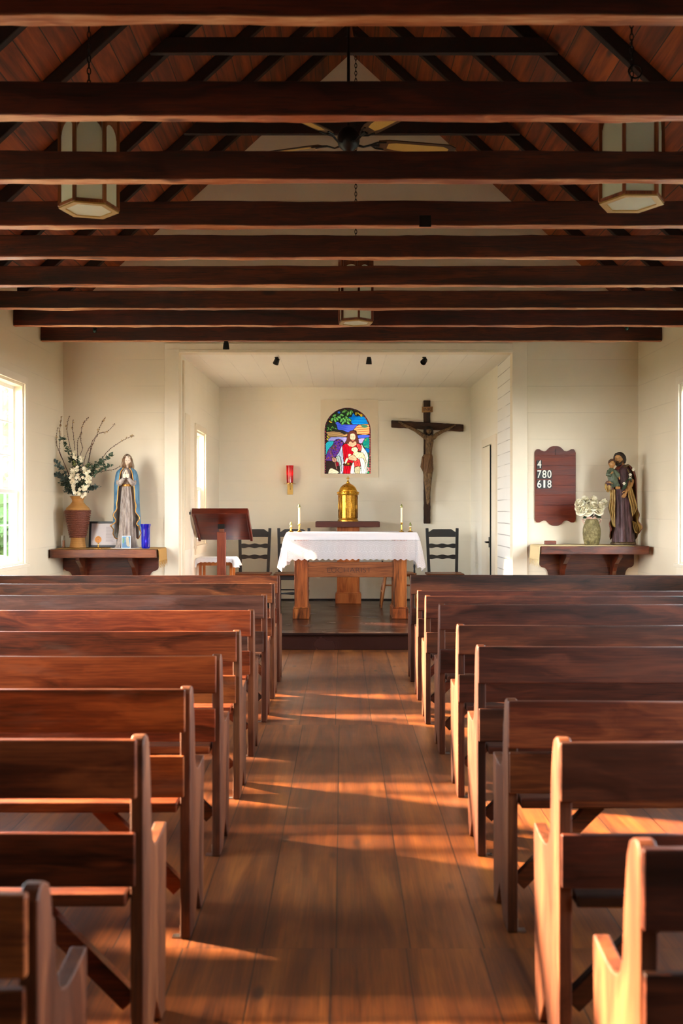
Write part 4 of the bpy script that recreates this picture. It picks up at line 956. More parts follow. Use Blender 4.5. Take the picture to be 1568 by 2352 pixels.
for p_ in ([(680,1150),(668,1480)],[(740,1170),(725,1300)],[(700,1580),(690,1730)],[(750,1580),(745,1730)],[(930,1480),(935,1570)],[(960,1130),(985,1200)]): c.line(p_, 8, (110,6,20))
for p_ in ([(760,1405),(830,1372)],[(750,1418),(840,1400)],[(770,1435),(850,1425)],[(405,1410),(440,1420)],[(402,1435),(440,1445)],[(860,1290),(880,1360)],[(910,1290),(925,1370)],[(960,1300),(980,1375)],[(1010,1320),(1030,1390)]): c.line(p_, 5, (150,100,76))
ysp = 820
bord = [(240,1738),(240,ysp)] + [(720-480*math.cos(PI*i/40), ysp-478*math.sin(PI*i/40)) for i in range(41)] + [(1200,1738)]
c.line(bord, 34, (64,38,40))
L_ = 0
for a, b in zip(bord, bord[1:]):
    n = max(1, int(math.dist(a, b)/26))
    for i in range(n):
        L_ += 1
        if L_ % 2: c.dot(lerp(a[0],b[0],i/n)*.99+7.2, lerp(a[1],b[1],i/n)+7, 10, (240,60,84))
arch = [(224,1748),(224,823)] + [(719.5-495*math.cos(PI*i/40), 823-496*math.sin(PI*i/40)) for i in range(41)] + [(1215,1748)]
mask = c.inside(arch)
t = NT('stained_glass'); vc = t.mix(1.0, t.N('VertexColor', layer_name='glass').outputs[0], (GLD,GLD,GLD,1), 'MULTIPLY')
tr_ = t.N('BsdfTranslucent', {'Color': vc}); df = t.N('BsdfDiffuse', {'Color': vc}); tp_ = t.N('BsdfTransparent', {'Color': t.mix(.35, (0,0,0,1), vc)}); gl = t.N('BsdfGlossy', {'Roughness': .1})
m1 = t.N('MixShader', {0: .45, 1: tr_.outputs[0], 2: df.outputs[0]}); m2 = t.N('MixShader', {0: .05, 1: m1.outputs[0], 2: tp_.outputs[0]}); m3 = t.N('MixShader', {0: .04, 1: m2.outputs[0], 2: gl.outputs[0]}); t.t.links.new(m3.outputs[0], t.out.inputs[0])
e = empty('stained_glass_window', (0, YB, 0)); tag(e, 'arched stained glass window of a robed shepherd holding a lamb, behind the tabernacle', 'stained glass window')
c.mesh('glass', t.m, e, lambda x, y: (wx(720+x/9.224, YB), .030, wz(900+y/9.224, YB)), mask)
MB().tube([(p[0], .030, p[1]) for p in [(SGx0+.004, SGz0+.004)] + [(sgc+(q[0]-sgc)*.985, q[1]-.004) for q in arc] + [(SGx1-.004, SGz0+.004)]], .0035, 6, loop=True).build('lead_came', M['iron'], e)
# ------------------------------------------------------------------ figure helpers
def headgeo(mb, c, h, yaw=0, pitch=0, roll=0, n=36, m=26):
    """a head h tall looking along -y, with brow, nose, lips, chin and cheeks"""
    R_ = Matrix.Rotation(yaw, 3, 'Z') @ Matrix.Rotation(pitch, 3, 'X') @ Matrix.Rotation(roll, 3, 'Y'); c = Vector(c); rings = []
    g = lambda x, z, x0, z0, sx, sz: math.exp(-((x-x0)/sx)**2 - ((z-z0)/sz)**2)
    for i in range(1, m):
        tt = PI*i/m; ring = []
        for j in range(n):
            a = 2*PI*j/n; x, y, z = math.sin(tt)*math.cos(a), math.sin(tt)*math.sin(a), -math.cos(tt)
            nar = 1 - .26*max(0, -z-.05)**1.3
            X, Y, Z = x*.355*nar, y*.42*(1-.12*max(0,-z)), z*.5
            if y < 0:
                f = min(1, -y*2)
                Y -= f*(.075*g(X,Z,0,-.10,.045,.10) + .03*g(X,Z,0,.02,.05,.08)) ; Y += f*.040*(g(X,Z,-.14,.035,.075,.05)+g(X,Z,.14,.035,.075,.05))
                Y -= f*(.022*g(X,Z,0,.13,.2,.05) + .03*g(X,Z,0,-.245,.075,.02) + .026*g(X,Z,0,-.285,.065,.02) + .04*g(X,Z,0,-.40,.09,.07)); Y += f*.02*g(X,Z,0,-.265,.07,.008)
                Y -= f*.02*(g(X,Z,-.17,-.12,.09,.08)+g(X,Z,.17,-.12,.09,.08))
            ring.append(c + R_ @ (Vector((X, Y, Z))*h))
        rings.append(ring)
    mb.loft(rings)
    for s in (-1, 1): mb.ell(c + R_ @ (Vector((s*.35, .03, -.02))*h), (.035*h, .06*h, .09*h), 8, 6)
    return R_
def face_marks(c, h, R_, parent, dark, lipm, brow=True):
    mb = MB(); c = Vector(c)
    for s in (-1, 1):
        mb.tube([c + R_ @ (Vector((s*(.075+.04*k), -.372+.012*k*k*.6+.004*k, .022-.012*math.sin(PI*k/3)))*h) for k in range(4)], [.006*h,.011*h,.011*h,.006*h], 6)
        if brow: mb.tube([c + R_ @ (Vector((s*(.06+.05*k), -.415+.012*k*k, .105+.018*math.sin(PI*k/3)))*h) for k in range(4)], [.006*h,.012*h,.011*h,.005*h], 6)
    mb.build('eyes', dark, parent, smooth=True)
    MB().tube([c + R_ @ (Vector((x, -.435+abs(x)*.5, -.262))*h) for x in (-.07,-.03,.0,.03,.07)], [.004*h,.014*h,.012*h,.014*h,.004*h], 6).build('lips', lipm, parent, smooth=True)
def hand(mb, w, d, up, s, curl=.3, thumb=1, spread=.18):
    """palm, four bent fingers and a thumb; w wrist, d pointing direction, up the back of the hand, s hand length"""
    w, d, up = Vector(w), Vector(d).normalized(), Vector(up).normalized(); side = d.cross(up).normalized()*thumb; up = side.cross(d).normalized()*thumb
    mb.tube([w, w+d*s*.2, w+d*s*.48], [s*.15, s*.21, s*.20], 10, flat=.55)
    for k, (o, L) in enumerate(((.15,.40),(.05,.46),(-.05,.43),(-.14,.34))):
        b = w + d*s*.42 + side*s*o; dd = (d + side*o*spread*3).normalized(); p = [b]
        for q in range(3):
            ang = curl*(q+1)*.8; p.append(p[-1] + (dd*math.cos(ang) - up*math.sin(ang))*s*L/3*1.25)
        mb.tube(p, [s*.062, s*.058, s*.052, s*.038], 7)
    b = w + d*s*.12 + side*s*.15; mb.tube([b, b + (d*.6+side*.6-up*.2).normalized()*s*.22, b + (d*.9+side*.45-up*.35).normalized()*s*.42], [s*.075, s*.062, s*.045], 7)
def foldring(cx, cy, rx, ry, z, nf, amp, ph=0, n=96, a0=0, a1=2*PI, closed=True):
    r = []
    for j in range(n + (0 if closed else 1)):
        a = lerp(a0, a1, j/n); f = 1 + amp*(1.4*(1-2*abs(math.sin((nf*a + ph)/2 + .35*math.sin(2*a+ph)))**.8) + .6*math.sin(nf*1.7*a + ph*2 + 1.3) + .5*math.sin(2*a + 2 + ph))
        r.append(Vector((cx + rx*f*math.sin(a), cy - ry*f*math.cos(a), z)))       # a = 0 front
    return r
SKINW = plain('painted_flesh', rgb(226,206,184), .5, var=.04); SKINB = plain('painted_flesh_tan', rgb(176,128,74), .5, var=.1)
DARKL = plain('painted_eyeline', rgb(74,52,40), .6); LIP = plain('painted_lips', rgb(178,116,100), .5); LIP2 = plain('painted_lips_dark', rgb(130,70,50), .5)
# ------------------------------------------------------------------ praying statue
def antique(name, a, b, sc=40, rough=.5):
    t = NT(name); n = t.noise(t.obj((1,1,.25)), sc, 4, .6); t.bsdf(t.mix(t.rng(n,.35,.65,0,1), a, b), rough, 0, n, .3, .003); return t.m
ROBE = antique('robe_greige', rgb(120,104,92), rgb(172,158,146)); BLUEM = antique('mantle_blue', rgb(44,92,124), rgb(98,142,168)); LINM = antique('mantle_lining', rgb(176,190,192), rgb(220,226,222)); VEIL = antique('veil_taupe', rgb(110,88,68), rgb(158,136,112))
MX, MY = wx(291, 10.5), 10.50
e = empty('praying_statue', (MX, MY, SLZ + .006), rz=.12); tag(e, 'painted statue of a veiled woman praying in a blue mantle, on the left shelf', 'statue')
tab = [(0,.118,.100,.085),(.04,.104,.088,.085),(.10,.090,.078,.085),(.25,.080,.068,.080),(.42,.074,.060,.070),(.56,.064,.052,.055),(.655,.052,.042,.035),(.675,.050,.040,.02),(.70,.056,.048,.035),(.75,.068,.055,.03),(.80,.078,.05,.02),(.83,.064,.04,.01),(.85,.03,.028,.0)]
mb = MB(); rings = []
for i in range(70):
    z = .85*i/69; rx, ry, am = interp(tab, z); rings.append(foldring(-.004+.012*math.sin(z*4), -.004, rx, ry, z, 12, am, .5+z*1.6, n=150))
mb.loft(rings); mb.build('robe', ROBE, e, smooth=True)
MB().loft([foldring(.004,-.004,.0545,.0455,z,11,.012,1.2) for z in (.655,.662,.672,.680)]).build('belt', M['goldpaint'], e, smooth=True)
hc_ = (.010,-.020,.925)
mb = MB(); mb.tube([(.004,0,.80),(.004,0,.84),(.008,-.008,.885)], [.04,.026,.024], 12); R_ = headgeo(mb, hc_, .114, .08, .20)
hand(mb, (-.017,-.092,.742), (.10,-.06,1), (-1,-.25,.1), .090, .10, -1); hand(mb, (.021,-.092,.742), (-.10,-.06,1), (1,-.25,.1), .090, .10, 1)
mb.build('body', SKINW, e, remesh=.0016); face_marks(hc_, .114, R_, e, DARKL, LIP)
mb = MB()
for s in (-1, 1):
    mb.tube([(s*.062,.0,.79),(s*.084,-.020,.72),(s*.078,-.055,.688),(s*.050,-.083,.704),(s*.022,-.094,.738)], [.030,.030,.029,.025,.018], 14)
    mb.tube([(s*.078,-.055,.666),(s*.058,-.08,.684),(s*.036,-.09,.716)], [.018,.020,.014], 10)
mb.build('sleeves', antique('sleeve', rgb(128,116,106), rgb(178,166,156)), e, remesh=.003)
# hair and veil
mb = MB(); rings = []
for i in range(15):
    v = i/14; rx = interp([(0,.008),(.05,.024),(.15,.040),(.35,.053),(.7,.067),(1,.062)], v)[0]; ry = min(.058, rx*1.02); cy, A, z = .004, lerp(2.9,2.15,min(1,v*1.5)), .998-.185*v
    if v < .05: rx = ry = .010
    rings.append([Vector((.006 + rx*(1+.05*math.sin(9*a))*math.sin(a), cy - .004 + ry*math.cos(a), z)) for a in [lerp(-A, A, k/40) for k in range(41)]])
mb.loft(rings, cap=False, closed=False); mb.build('veil', [VEIL, VEIL], e, smooth=True, solid=.006)
mb = MB()
for s in (-1, 1):
    for k in range(5):
        x = .006 + s*(.012+.0065*k); mb.tube([(x,-.052+.006*k,.972-.004*k),(x+s*.010,-.056+.006*k,.945),(x+s*.012,-.052+.006*k,.915),(x+s*.010+.002*math.sin(k),-.048+.004*k,.885),(x+s*.008,-.05+.004*k,.85)], [.003,.005,.005,.005,.003], 6)
mb.build('hair', plain('hair_brown', rgb(120,88,60), .5, .2), e, smooth=True)
# mantle
def mantle(parent, tab, nf, amp, ph, mats, trim, name='mantle', cx=0, wob=.014, solid=.005, nz=50, edge_only=False, trimr=.0055, zb=None, curl=.028, a_asym=0):
    rings = []; z0, z1 = tab[0][0], tab[-1][0]; n = 72
    for i in range(nz+1):
        z = lerp(z0, z1, i/nz); rx, ry, A = interp(tab, z); low = max(0, 1-(z-z0)/(.45*(z1-z0))); ring = []
        for k in range(n+1):
            u = lerp(-1, 1, k/n); a = u*(A + (a_asym if u > 0 else -a_asym)); f = 1 + amp*(.3+low)*(math.sin(nf*a+ph+z*3)+.5*math.sin(nf*1.9*a+1+ph)); ed = max(0, abs(u)-.72)/.28
            x = cx + rx*f*math.sin(a) + math.copysign(1, u)*ed*low*(wob*math.sin(z*42 + (u > 0)*1.5) + curl*ed); y = ry*f*math.cos(a) - ed*low*(.012*math.cos(z*42) + curl*.7*ed)
            zz = z + (zb(u)*(1-(z-z0)/(z1-z0))**2 if zb else 0)
            ring.append(Vector((x, y, zz)))
        rings.append(ring)
    mb = MB(); mb.loft(rings, cap=False, closed=False); o = mb.build(name, mats, parent, smooth=True, solid=solid, fixn=True)
    if trim:
        mb = MB(); mb.tube([r[0] for r in rings[::-1]] + rings[0] + [r[-1] for r in rings], trimr, 6); mb.build('gold_border', trim, o, smooth=True)
    return o
mt = [(.20,.142,.11,2.25),(.32,.140,.105,2.32),(.45,.134,.10,2.36),(.58,.130,.092,2.40),(.68,.130,.085,2.48),(.76,.118,.078,2.54),(.81,.105,.066,2.55),(.845,.070,.05,2.6),(.86,.045,.04,2.65)]
mantle(e, mt, 9, .028, .4, [BLUEM, LINM], M['goldpaint'], wob=.030, zb=lambda u: .045*math.cos(u*7)-.10*(1-abs(u)))
# ------------------------------------------------------------------ statue of a man with a child
JR = antique('robe_mauve', rgb(56,32,32), rgb(104,68,74)); JM = antique('mantle_brick', rgb(84,34,22), rgb(136,66,44)); JY = antique('lining_ochre', rgb(122,90,34), rgb(182,148,78), 60); JG = antique('child_dress', rgb(48,60,46), rgb(98,112,86)); JD = antique('collar_brown', rgb(62,44,26), rgb(112,88,50)); HAIR = plain('hair_dark', rgb(44,34,26), .5, .2, bstr=.5)
jk = .000827
def J(cx, cy, y=0): return Vector(((cx-1180)*jk, y, (1345-cy)*jk))
JX = wx(1220+1180/5.6, 10.5)
e = empty('father_and_child_statue', (JX, 10.50, SRZ+.008)); tag(e, 'painted statue of a bearded man in mauve carrying a child, on the right shelf', 'statue')
MB().lathe([(.125,0),(.135,.006),(.132,.022),(.115,.03)], n=30).build('base', JD, e, smooth=False)
tab = [(0.02,.120,.10,.085),(.12,.110,.09,.085),(.3,.093,.078,.08),(.5,.084,.068,.055),(.62,.085,.066,.02),(.74,.092,.062,.015),(.80,.084,.054,.01),(.83,.05,.042,.0),(.85,.03,.03,0)]
mb = MB(); rings = []
for i in range(60):
    z = lerp(.02, .85, i/59); rx, ry, am = interp(tab, z); rings.append(foldring(lerp(.005,-.01,z), 0, rx, ry, z, 8, am, 1.4+z*1.3))
mb.loft(rings); mb.build('robe', JR, e, smooth=True)
hj = J(1122, 238, -.022); mb = MB(); mb.tube([(-.008,.0,.80),(-.014,-.004,.85),(-.028,-.012,.888)], [.045,.030,.028], 12); R_ = headgeo(mb, hj, .128, -.62, .22, .10)
hand(mb, J(940,548,-.085), (1,-.35,.05), (0,-.5,.7), .085, .25, -1); hand(mb, J(1195,655,-.095), (-.55,-.15,-1), (.3,-1,.2), .095, .3, 1)
mb.tube([J(1275,520,-.03), J(1245,590,-.07), J(1195,655,-.095)], [.030,.026,.020], 12)
mb.build('body', SKINB, e, remesh=.0018); face_marks(hj, .128, R_, e, DARKL, LIP2)
mb = MB(); hjv = Vector(hj)
def hp(x, y, z): return hjv + R_ @ (Vector((x,y,z))*.128)
mb.ell(hp(0,.08,.13), (.052,.054,.052), 18, 12)
for k in range(16):
    a = -2.0 + 4.0*k/15; mb.tube([hp(.30*math.sin(a), .05+.30*math.cos(a)*.8, .38), hp(.42*math.sin(a), .08+.40*math.cos(a), .12), hp(.45*math.sin(a), .10+.40*math.cos(a), -.16), hp(.40*math.sin(a)+.03, .12+.40*math.cos(a), -.40)], [.008,.012,.013,.008], 7) if abs(a) < 1.75 else None
mb.tube([hp(-.36,-.12,.25), hp(-.2,-.33,.40), hp(0,-.36,.42), hp(.2,-.32,.40), hp(.36,-.1,.25)], [.008,.011,.010,.011,.008], 8); mb.build('hair', HAIR, e, remesh=.0025)
mb = MB(); mb.tube([hp(-.30,-.10,-.14), hp(-.27,-.22,-.30), hp(-.13,-.34,-.44), hp(0,-.40,-.50), hp(.13,-.34,-.44), hp(.27,-.22,-.30), hp(.30,-.10,-.14)], [.006,.011,.014,.016,.014,.011,.006], 8); mb.tube([hp(-.12,-.41,-.24), hp(0,-.44,-.20), hp(.12,-.41,-.24)], [.005,.006,.005], 6); mb.ell(hp(0,-.36,-.47), .017, 10, 8); mb.build('beard', HAIR, e, remesh=.0025)
mantle(e, [(.10,.150,.11,2.0),(.25,.140,.105,1.95),(.42,.132,.10,1.9),(.58,.130,.09,2.0),(.70,.128,.082,2.2),(.78,.112,.07,2.4),(.825,.080,.055,2.5),(.85,.050,.044,2.6)], 7, .03, 1.0, [JM, JY], None, wob=.018, cx=.008, solid=.007, zb=lambda u: .05*math.cos(u*6))
mb = MB(); mb.tube([(.03,-.055,.80),(.058,-.066,.74),(.064,-.076,.66)], [.014,.024,.018], 10, flat=.5); mb.tube([(-.01,-.052,.825),(.035,-.045,.84),(.055,.0,.84)], [.010,.014,.012], 10); mb.build('collar', JD, e, smooth=True)
def cloth(pl, pr, name, mat, y0=-.09, fold=.010, nf=2.5, th=.006):       # hanging folds between two side lines
    mb = MB(); n = 24; rings = []
    for i in range(n+1):
        t_ = i/n; a = Vector(interp([(k/(len(pl)-1), *p) for k, p in enumerate(pl)], t_)); b = Vector(interp([(k/(len(pr)-1), *p) for k, p in enumerate(pr)], t_))
        rings.append([a.lerp(b, k/16) + Vector((0, -fold*(1+math.sin(k/16*nf*2*PI))*(.4+t_), 0)) for k in range(17)])
    mb.loft(rings, cap=False, closed=False); return mb.build(name, mat, e, smooth=True, solid=th)
cloth([J(1200,600,-.085), J(1215,740,-.09), J(1245,860,-.085), J(1265,985,-.08)], [J(1250,590,-.085), J(1290,720,-.08), J(1332,860,-.07), J(1300,935,-.07)], 'sleeve_lining', [JY, JY])
cloth([J(985,640,-.07), J(985,760,-.07), J(965,870,-.06), J(1025,1110,-.06)], [J(1045,640,-.09), J(1045,760,-.09), J(1040,900,-.088), J(1040,1120,-.09)], 'front_lining', [JY, JY])
cloth([J(1285,1040,-.03), J(1290,1120,-.04), J(1310,1190,-.05)], [J(1345,1060,0), J(1365,1130,0), J(1350,1200,0)], 'hem_lining', [JY, JY])
cloth([J(918,560,-.075), J(915,620,-.08), J(940,670,-.085)], [J(985,590,-.09), J(980,640,-.09), J(955,676,-.09)], 'cuff', [JY, JY], nf=1.5)
MB().tube([J(1095,400,-.02), J(1040,500,-.05), J(975,560,-.075), J(940,560,-.085)], [.036,.036,.030,.024], 14).build('sleeve', JR, e, smooth=True)
mb = MB(); mb.tube([J(1010,370,-.055), J(1000,440,-.068), J(1025,520,-.075), J(1060,600,-.075)], [.026,.042,.050,.040], 16); mb.tube([J(1035,400,-.07), J(1085,450,-.09), J(1090,490,-.10)], [.022,.024,.018], 10); mb.tube([J(975,400,-.07), J(950,450,-.095), J(985,455,-.12)], [.020,.022,.016], 10); mb.tube([J(1060,590,-.09), J(1090,560,-.10)], [.03,.026], 10)
mb.build('child_dress', JG, e, remesh=.003)
hc2 = J(1012, 312, -.07); mb = MB(); mb.tube([J(1012,350,-.055), J(1012,385,-.05)], [.018,.022], 10); R2 = headgeo(mb, hc2, .098, -.15, .1)
hand(mb, J(975,440,-.12), (.6,-.3,.5), (0,-1,0), .04, .3); hand(mb, J(1092,470,-.11), (.1,-.3,-1), (.2,-1,0), .04, .3); mb.tube([J(1050,615,-.10), J(1100,618,-.12)], [.018,.014], 8); mb.build('child_body', SKINB, e, remesh=.0018); face_marks(hc2, .098, R2, e, DARKL, LIP2)
mb = MB(); q_ = Vector(hc2); mb.ell(q_ + Vector((.004,.014,.014)), (.041,.043,.042), 18, 12); mb.tube([q_ + R2 @ Vector((-.034,-.012,.01)), q_ + R2 @ Vector((-.018,-.034,.040)), q_ + R2 @ Vector((.018,-.034,.040)), q_ + R2 @ Vector((.035,-.010,.0))], .008, 8); mb.build('child_hair', plain('hair_child', rgb(84,56,34), .5, .2, bstr=.5), e, remesh=.0025)
mb = MB(); mb.tube([J(1120,650,-.13), J(1160,570,-.125), J(1205,500,-.115), J(1235,420,-.10)], [.006,.007,.005,.003], 7)
for (x, y, a) in ((1150,600,.9),(1180,555,2.2),(1130,630,.6),(1200,520,.4)):
    p = J(x,y,-.13); d = Vector((math.cos(a),-.3,math.sin(a)))*.045; mb.quad(p-d*.2, p+d*.5+Vector((.008,0,-.008)), p+d, p+d*.5-Vector((.008,0,-.008)))
ls = mb.build('lily_stem', plain('stem_green', rgb(30,62,30), .5), e)
mb = MB()
for (x, y) in ((1225,445),(1215,505),(1140,556),(1252,392)):
    p = J(x, y, -.125)
    for k in range(6):
        a = 2*PI*k/6; d = Vector((math.cos(a)+.5*math.sin(x), -.7, math.sin(a)+.4*math.cos(y*3))); s_ = Vector((-math.sin(a), 0, math.cos(a)))*.007; mb.quad(p, p+d*.010+s_, p+d*.021, p+d*.010-s_)
mb.build('lily_blossoms', plain('lily_white', rgb(226,222,200), .5, var=.03), ls)
# ------------------------------------------------------------------ crucifix
ck = .000859
def K(cx, cy, y=0): return Vector(((cx-732)*ck, y, (1185-cy)*ck))
e = empty('crucifix', (wx(979.6,YB), YB-.004, wz(900+1185/7.35,YB))); tag(e, 'dark rustic wooden crucifix hanging on the alcove wall right of the stained glass', 'crucifix')
CW = wood('driftwood', rgb(28,17,11), rgb(58,36,24), rgb(86,58,40), 2, .75, grain=1.6, wear=.2, wearcol=rgb(110,90,70), knots=False, bstr=.8); CW0 = wood('driftwood_x', rgb(28,17,11), rgb(58,36,24), rgb(86,58,40), 0, .75, grain=1.6, wear=.2, wearcol=rgb(110,90,70), knots=False, bstr=.8)
mb = MB(); n = 60; rings = []
for i in range(n+1):
    cy = lerp(152, 2222, i/n); w = 1 + .05*noise.noise(Vector((0, cy*.01, 2))); cxm = 732 + 6*noise.noise(Vector((3, cy*.004, 2)))
    L_, R3 = K(cxm-56*w, cy), K(cxm+56*w, cy); rings.append([L_+Vector((0,-.002,0)), L_+Vector((0,-.05,0)), R3+Vector((0,-.05,0)), R3+Vector((0,-.002,0))])
mb.loft(rings); mb.jitter(.0035, 22, 4); mb.build('upright', CW, e, bevel=.006, seg=1)
mb = MB(); rings = []
for i in range(41):
    cx_ = lerp(132, 1342, i/40); yc = lerp(548, 618, i/40); q = 60*(1 + .08*noise.noise(Vector((cx_*.01, 1, 2)))); a, b = K(cx_, yc-q), K(cx_, yc+q); rings.append([a+Vector((0,-.035,0)), a+Vector((0,-.075,0)), b+Vector((0,-.075,0)), b+Vector((0,-.035,0))])
mb.loft(rings); mb.jitter(.0035, 22, 9); mb.build('crossbar', CW0, e, bevel=.006, seg=1)
MB().loft([[K(645,262,-.05), K(830,256,-.05), K(828,350,-.05), K(645,356,-.05)], [K(645,262,-.062), K(830,256,-.062), K(828,350,-.062), K(645,356,-.062)]]).build('plaque', plain('plaque_tan', rgb(150,112,66), .6, var=.2), e, bevel=.002)
text_part('lettering', 'INRI', .06, .0008, plain('plaque_letters', rgb(58,36,22), .6), e, K(737,306,-.0632), width=.115, bold=.0006)
CF = antique('weathered_figure', rgb(62,42,26), rgb(134,104,66), 70, .7); CL = antique('weathered_loincloth', rgb(84,54,30), rgb(120,84,50), 50, .7)
mb = MB(); y = -.115
mb.tube([K(750,1150,y), K(752,1050,y), K(758,950,y-.005), K(765,860,y-.012), K(768,790,y-.012), K(765,740,y-.008)], [.052,.046,.050,.058,.060,.035], 18, flat=.75)
for pts in ([K(700,775,y), K(640,735,y-.01), K(520,655,y-.008), K(400,600,y+.005), K(300,545,-.095)], [K(835,780,y), K(880,735,y-.01), K(980,680,y-.008), K(1080,640,y+.005), K(1150,600,-.095)]): mb.tube(pts, [.036,.031,.024,.021,.014], 12)
hand(mb, K(305,548,-.092), (-.9,-.05,.55), (0,-1,0), .07, .35, 1); hand(mb, K(1148,602,-.092), (.9,-.05,.5), (0,-1,0), .07, .35, -1)
mb.tube([K(715,1140,y), K(708,1250,y-.006), K(708,1400,y-.015), K(716,1530,y-.028), K(726,1680,y-.01), K(733,1820,y+.005)], [.030,.046,.040,.034,.028,.018], 14); mb.tube([K(775,1140,y), K(775,1250,y-.006), K(768,1400,y-.018), K(760,1530,y-.032), K(752,1680,y-.014), K(745,1820,y+.0)], [.030,.046,.040,.034,.028,.018], 14)
for q_, r_ in (((752,1140),.056),((708,785),.034),((830,785),.034)): mb.ell(K(*q_, y), (r_, r_*.75, r_), 16, 10)
mb.tube([K(735,1800,y), K(733,1850,y-.03), K(735,1900,y-.05)], [.022,.024,.014], 10, flat=.6); mb.tube([K(748,1795,y-.012), K(746,1845,y-.045), K(744,1890,y-.06)], [.020,.022,.013], 10, flat=.6)
hh3 = K(752, 668, -.155); mb.tube([K(766,760,-.12), K(758,700,-.135)], [.026,.024], 10); R_ = headgeo(mb, hh3, .115, -.12, .42); mb.build('figure', CF, e, remesh=.003)
mb = MB(); q_ = Vector(hh3)
for k in range(13):
    a = -1.9 + 3.8*k/12; f = lambda x, yy, z: q_ + R_ @ (Vector((x,yy,z))*.115)
    mb.tube([f(.22*math.sin(a), .22*math.cos(a), .46), f(.42*math.sin(a), .12+.38*math.cos(a), .12), f(.46*math.sin(a), .10+.36*math.cos(a), -.25), f(.50*math.sin(a), -.02+.3*math.cos(a), -.62)], [.010,.014,.013,.006], 7)
mb.ell(q_ + R_ @ Vector((0,.008,.018)), (.044,.048,.046)); mb.tube([f(-.36,-.12,.32), f(-.2,-.34,.36), f(0,-.40,.37), f(.2,-.34,.36), f(.36,-.12,.32)], .008, 7)
for s in (-1,1): mb.tube([f(s*.26,-.16,-.22), f(s*.14,-.34,-.42), f(0,-.36,-.56)], [.006,.010,.010], 7)
mb.build('hair', plain('figure_hair', rgb(34,22,15), .7, .3, bstr=.5), e, remesh=.003)
mb = MB(); rings = []
for i in range(26):
    cy = lerp(1065, 1385, i/25); rx, ry = interp([(1065,.060,.050),(1110,.076,.062),(1200,.082,.068),(1300,.078,.068),(1385,.066,.062)], cy); p = K(735+8*math.sin(cy*.02), cy); rings.append(foldring(p.x, y-.004, rx, ry, p.z, 9, .035, cy*.02, n=60))
mb.loft(rings); mb.tube([K(660,1110,y-.04), K(650,1200,y-.03), K(640,1270,y-.02), K(665,1350,y-.01)], [.016,.022,.024,.010], 10); mb.build('loincloth', CL, e, smooth=True)
# ------------------------------------------------------------------ left shelf still life
vk = .000798
def Vp(cx, cy, y=0): return Vector(((cx-515)*vk, y, (1885-cy)*vk))
VX, VY = wx(178.7, 10.5), 10.50; VZ = SLZ + .007
def vase_pt(cx, cy, y=0): return Vp(cx, cy, y) + Vector((VX, VY, VZ))
e = empty('wicker_vase', (VX, VY, VZ)); tag(e, 'tall brown wicker vase with a tan rim on the left shelf', 'vase')
t = NT('wrapped_cane'); v = t.obj((1,1,1), False); z_ = t.N('SeparateXYZ', {0: v}).outputs[2]; w_ = t.math('SINE', t.math('MULTIPLY', z_, 2*PI/.006)); n_ = t.noise(v, 30, 3)
t.bsdf(t.mix(t.rng(w_,-1,1,.2,1), rgb(120,74,30), t.mix(n_, rgb(176,120,56), rgb(214,160,84))), .55, 0, w_, .4, .002); TAN = t.m
BRW = plain('dark_wicker', rgb(108,54,34), .5, var=.3, scale=120)
MB().lathe([(.080,0),(.088,.006),(.080,.04),(.074,.09),(.076,.12)], n=40).build('foot', TAN, e, smooth=False)
mb = MB(); rows = 13
body = [(.110,.080),(.2,.098),(.30,.118),(.385,.130),(.398,.131)]
mb.lathe([(interp(body, .11+.29*i/8)[0]-.005, .11+.29*i/8) for i in range(9)], n=36)
for r in range(rows):
    z = .118 + .278*r/(rows-1)*.985; R0 = interp(body, z)[0]; N2 = 84
    for ph in (0, PI):
        pts = [((R0+.0035*math.sin(21*2*PI*k/N2+ph))*math.cos(2*PI*k/N2), (R0+.0035*math.sin(21*2*PI*k/N2+ph))*math.sin(2*PI*k/N2), z+.0048*math.cos(21*2*PI*k/N2*.5+ph+r)) for k in range(N2)]
        mb.tube(pts, .0058, 6, loop=True)
mb.build('woven_body', BRW, e, smooth=True)
MB().lathe([(.122,.395),(.128,.402),(.118,.425),(.085,.455),(.062,.485),(.058,.50),(.066,.525),(.082,.545),(.086,.55),(.078,.55),(.06,.525),(.05,.50)], n=40, cap=False).build('neck', TAN, e, smooth=True)
TWIG = plain('twig_brown', rgb(78,54,42), .7, var=.3); BLO = plain('dry_blossom', rgb(196,168,120), .7, var=.15); BUD = plain('dry_bud', rgb(96,64,46), .8)
def flower5(mb, p, r, n=5, dirv=None, rnd=random):
    d = Vector(dirv) if dirv is not None else Vector((rnd.uniform(-1,1), rnd.uniform(-1.2,.2), rnd.uniform(-.6,1))); d.normalize(); a = d.orthogonal().normalized(); b = d.cross(a)
    o = rnd.uniform(0, 6)
    for k in range(n):
        t = o + 2*PI*k/n; u = a*math.cos(t) + b*math.sin(t); w = a*-math.sin(t) + b*math.cos(t)
        q = [p, p+u*r*.5+w*r*.36+d*r*.12, p+u*r*.95+w*r*.28+d*r*.30, p+u*r*1.08+d*r*.26, p+u*r*.95-w*r*.28+d*r*.30, p+u*r*.5-w*r*.36+d*r*.12]; mb.poly(q)
def catmull(pts, n=6):
    pts = [Vector(p) for p in pts]; q = [pts[0]] + pts + [pts[-1]]; o = []
    for i in range(1, len(q)-2):
        for k in range(n):
            t = k/n; a, b, c_, d = q[i-1], q[i], q[i+1], q[i+2]; o.append(.5*((2*b)+(c_-a)*t+(2*a-5*b+4*c_-d)*t*t+(3*b-a-3*c_+d)*t**3))
    return o + [pts[-1]]
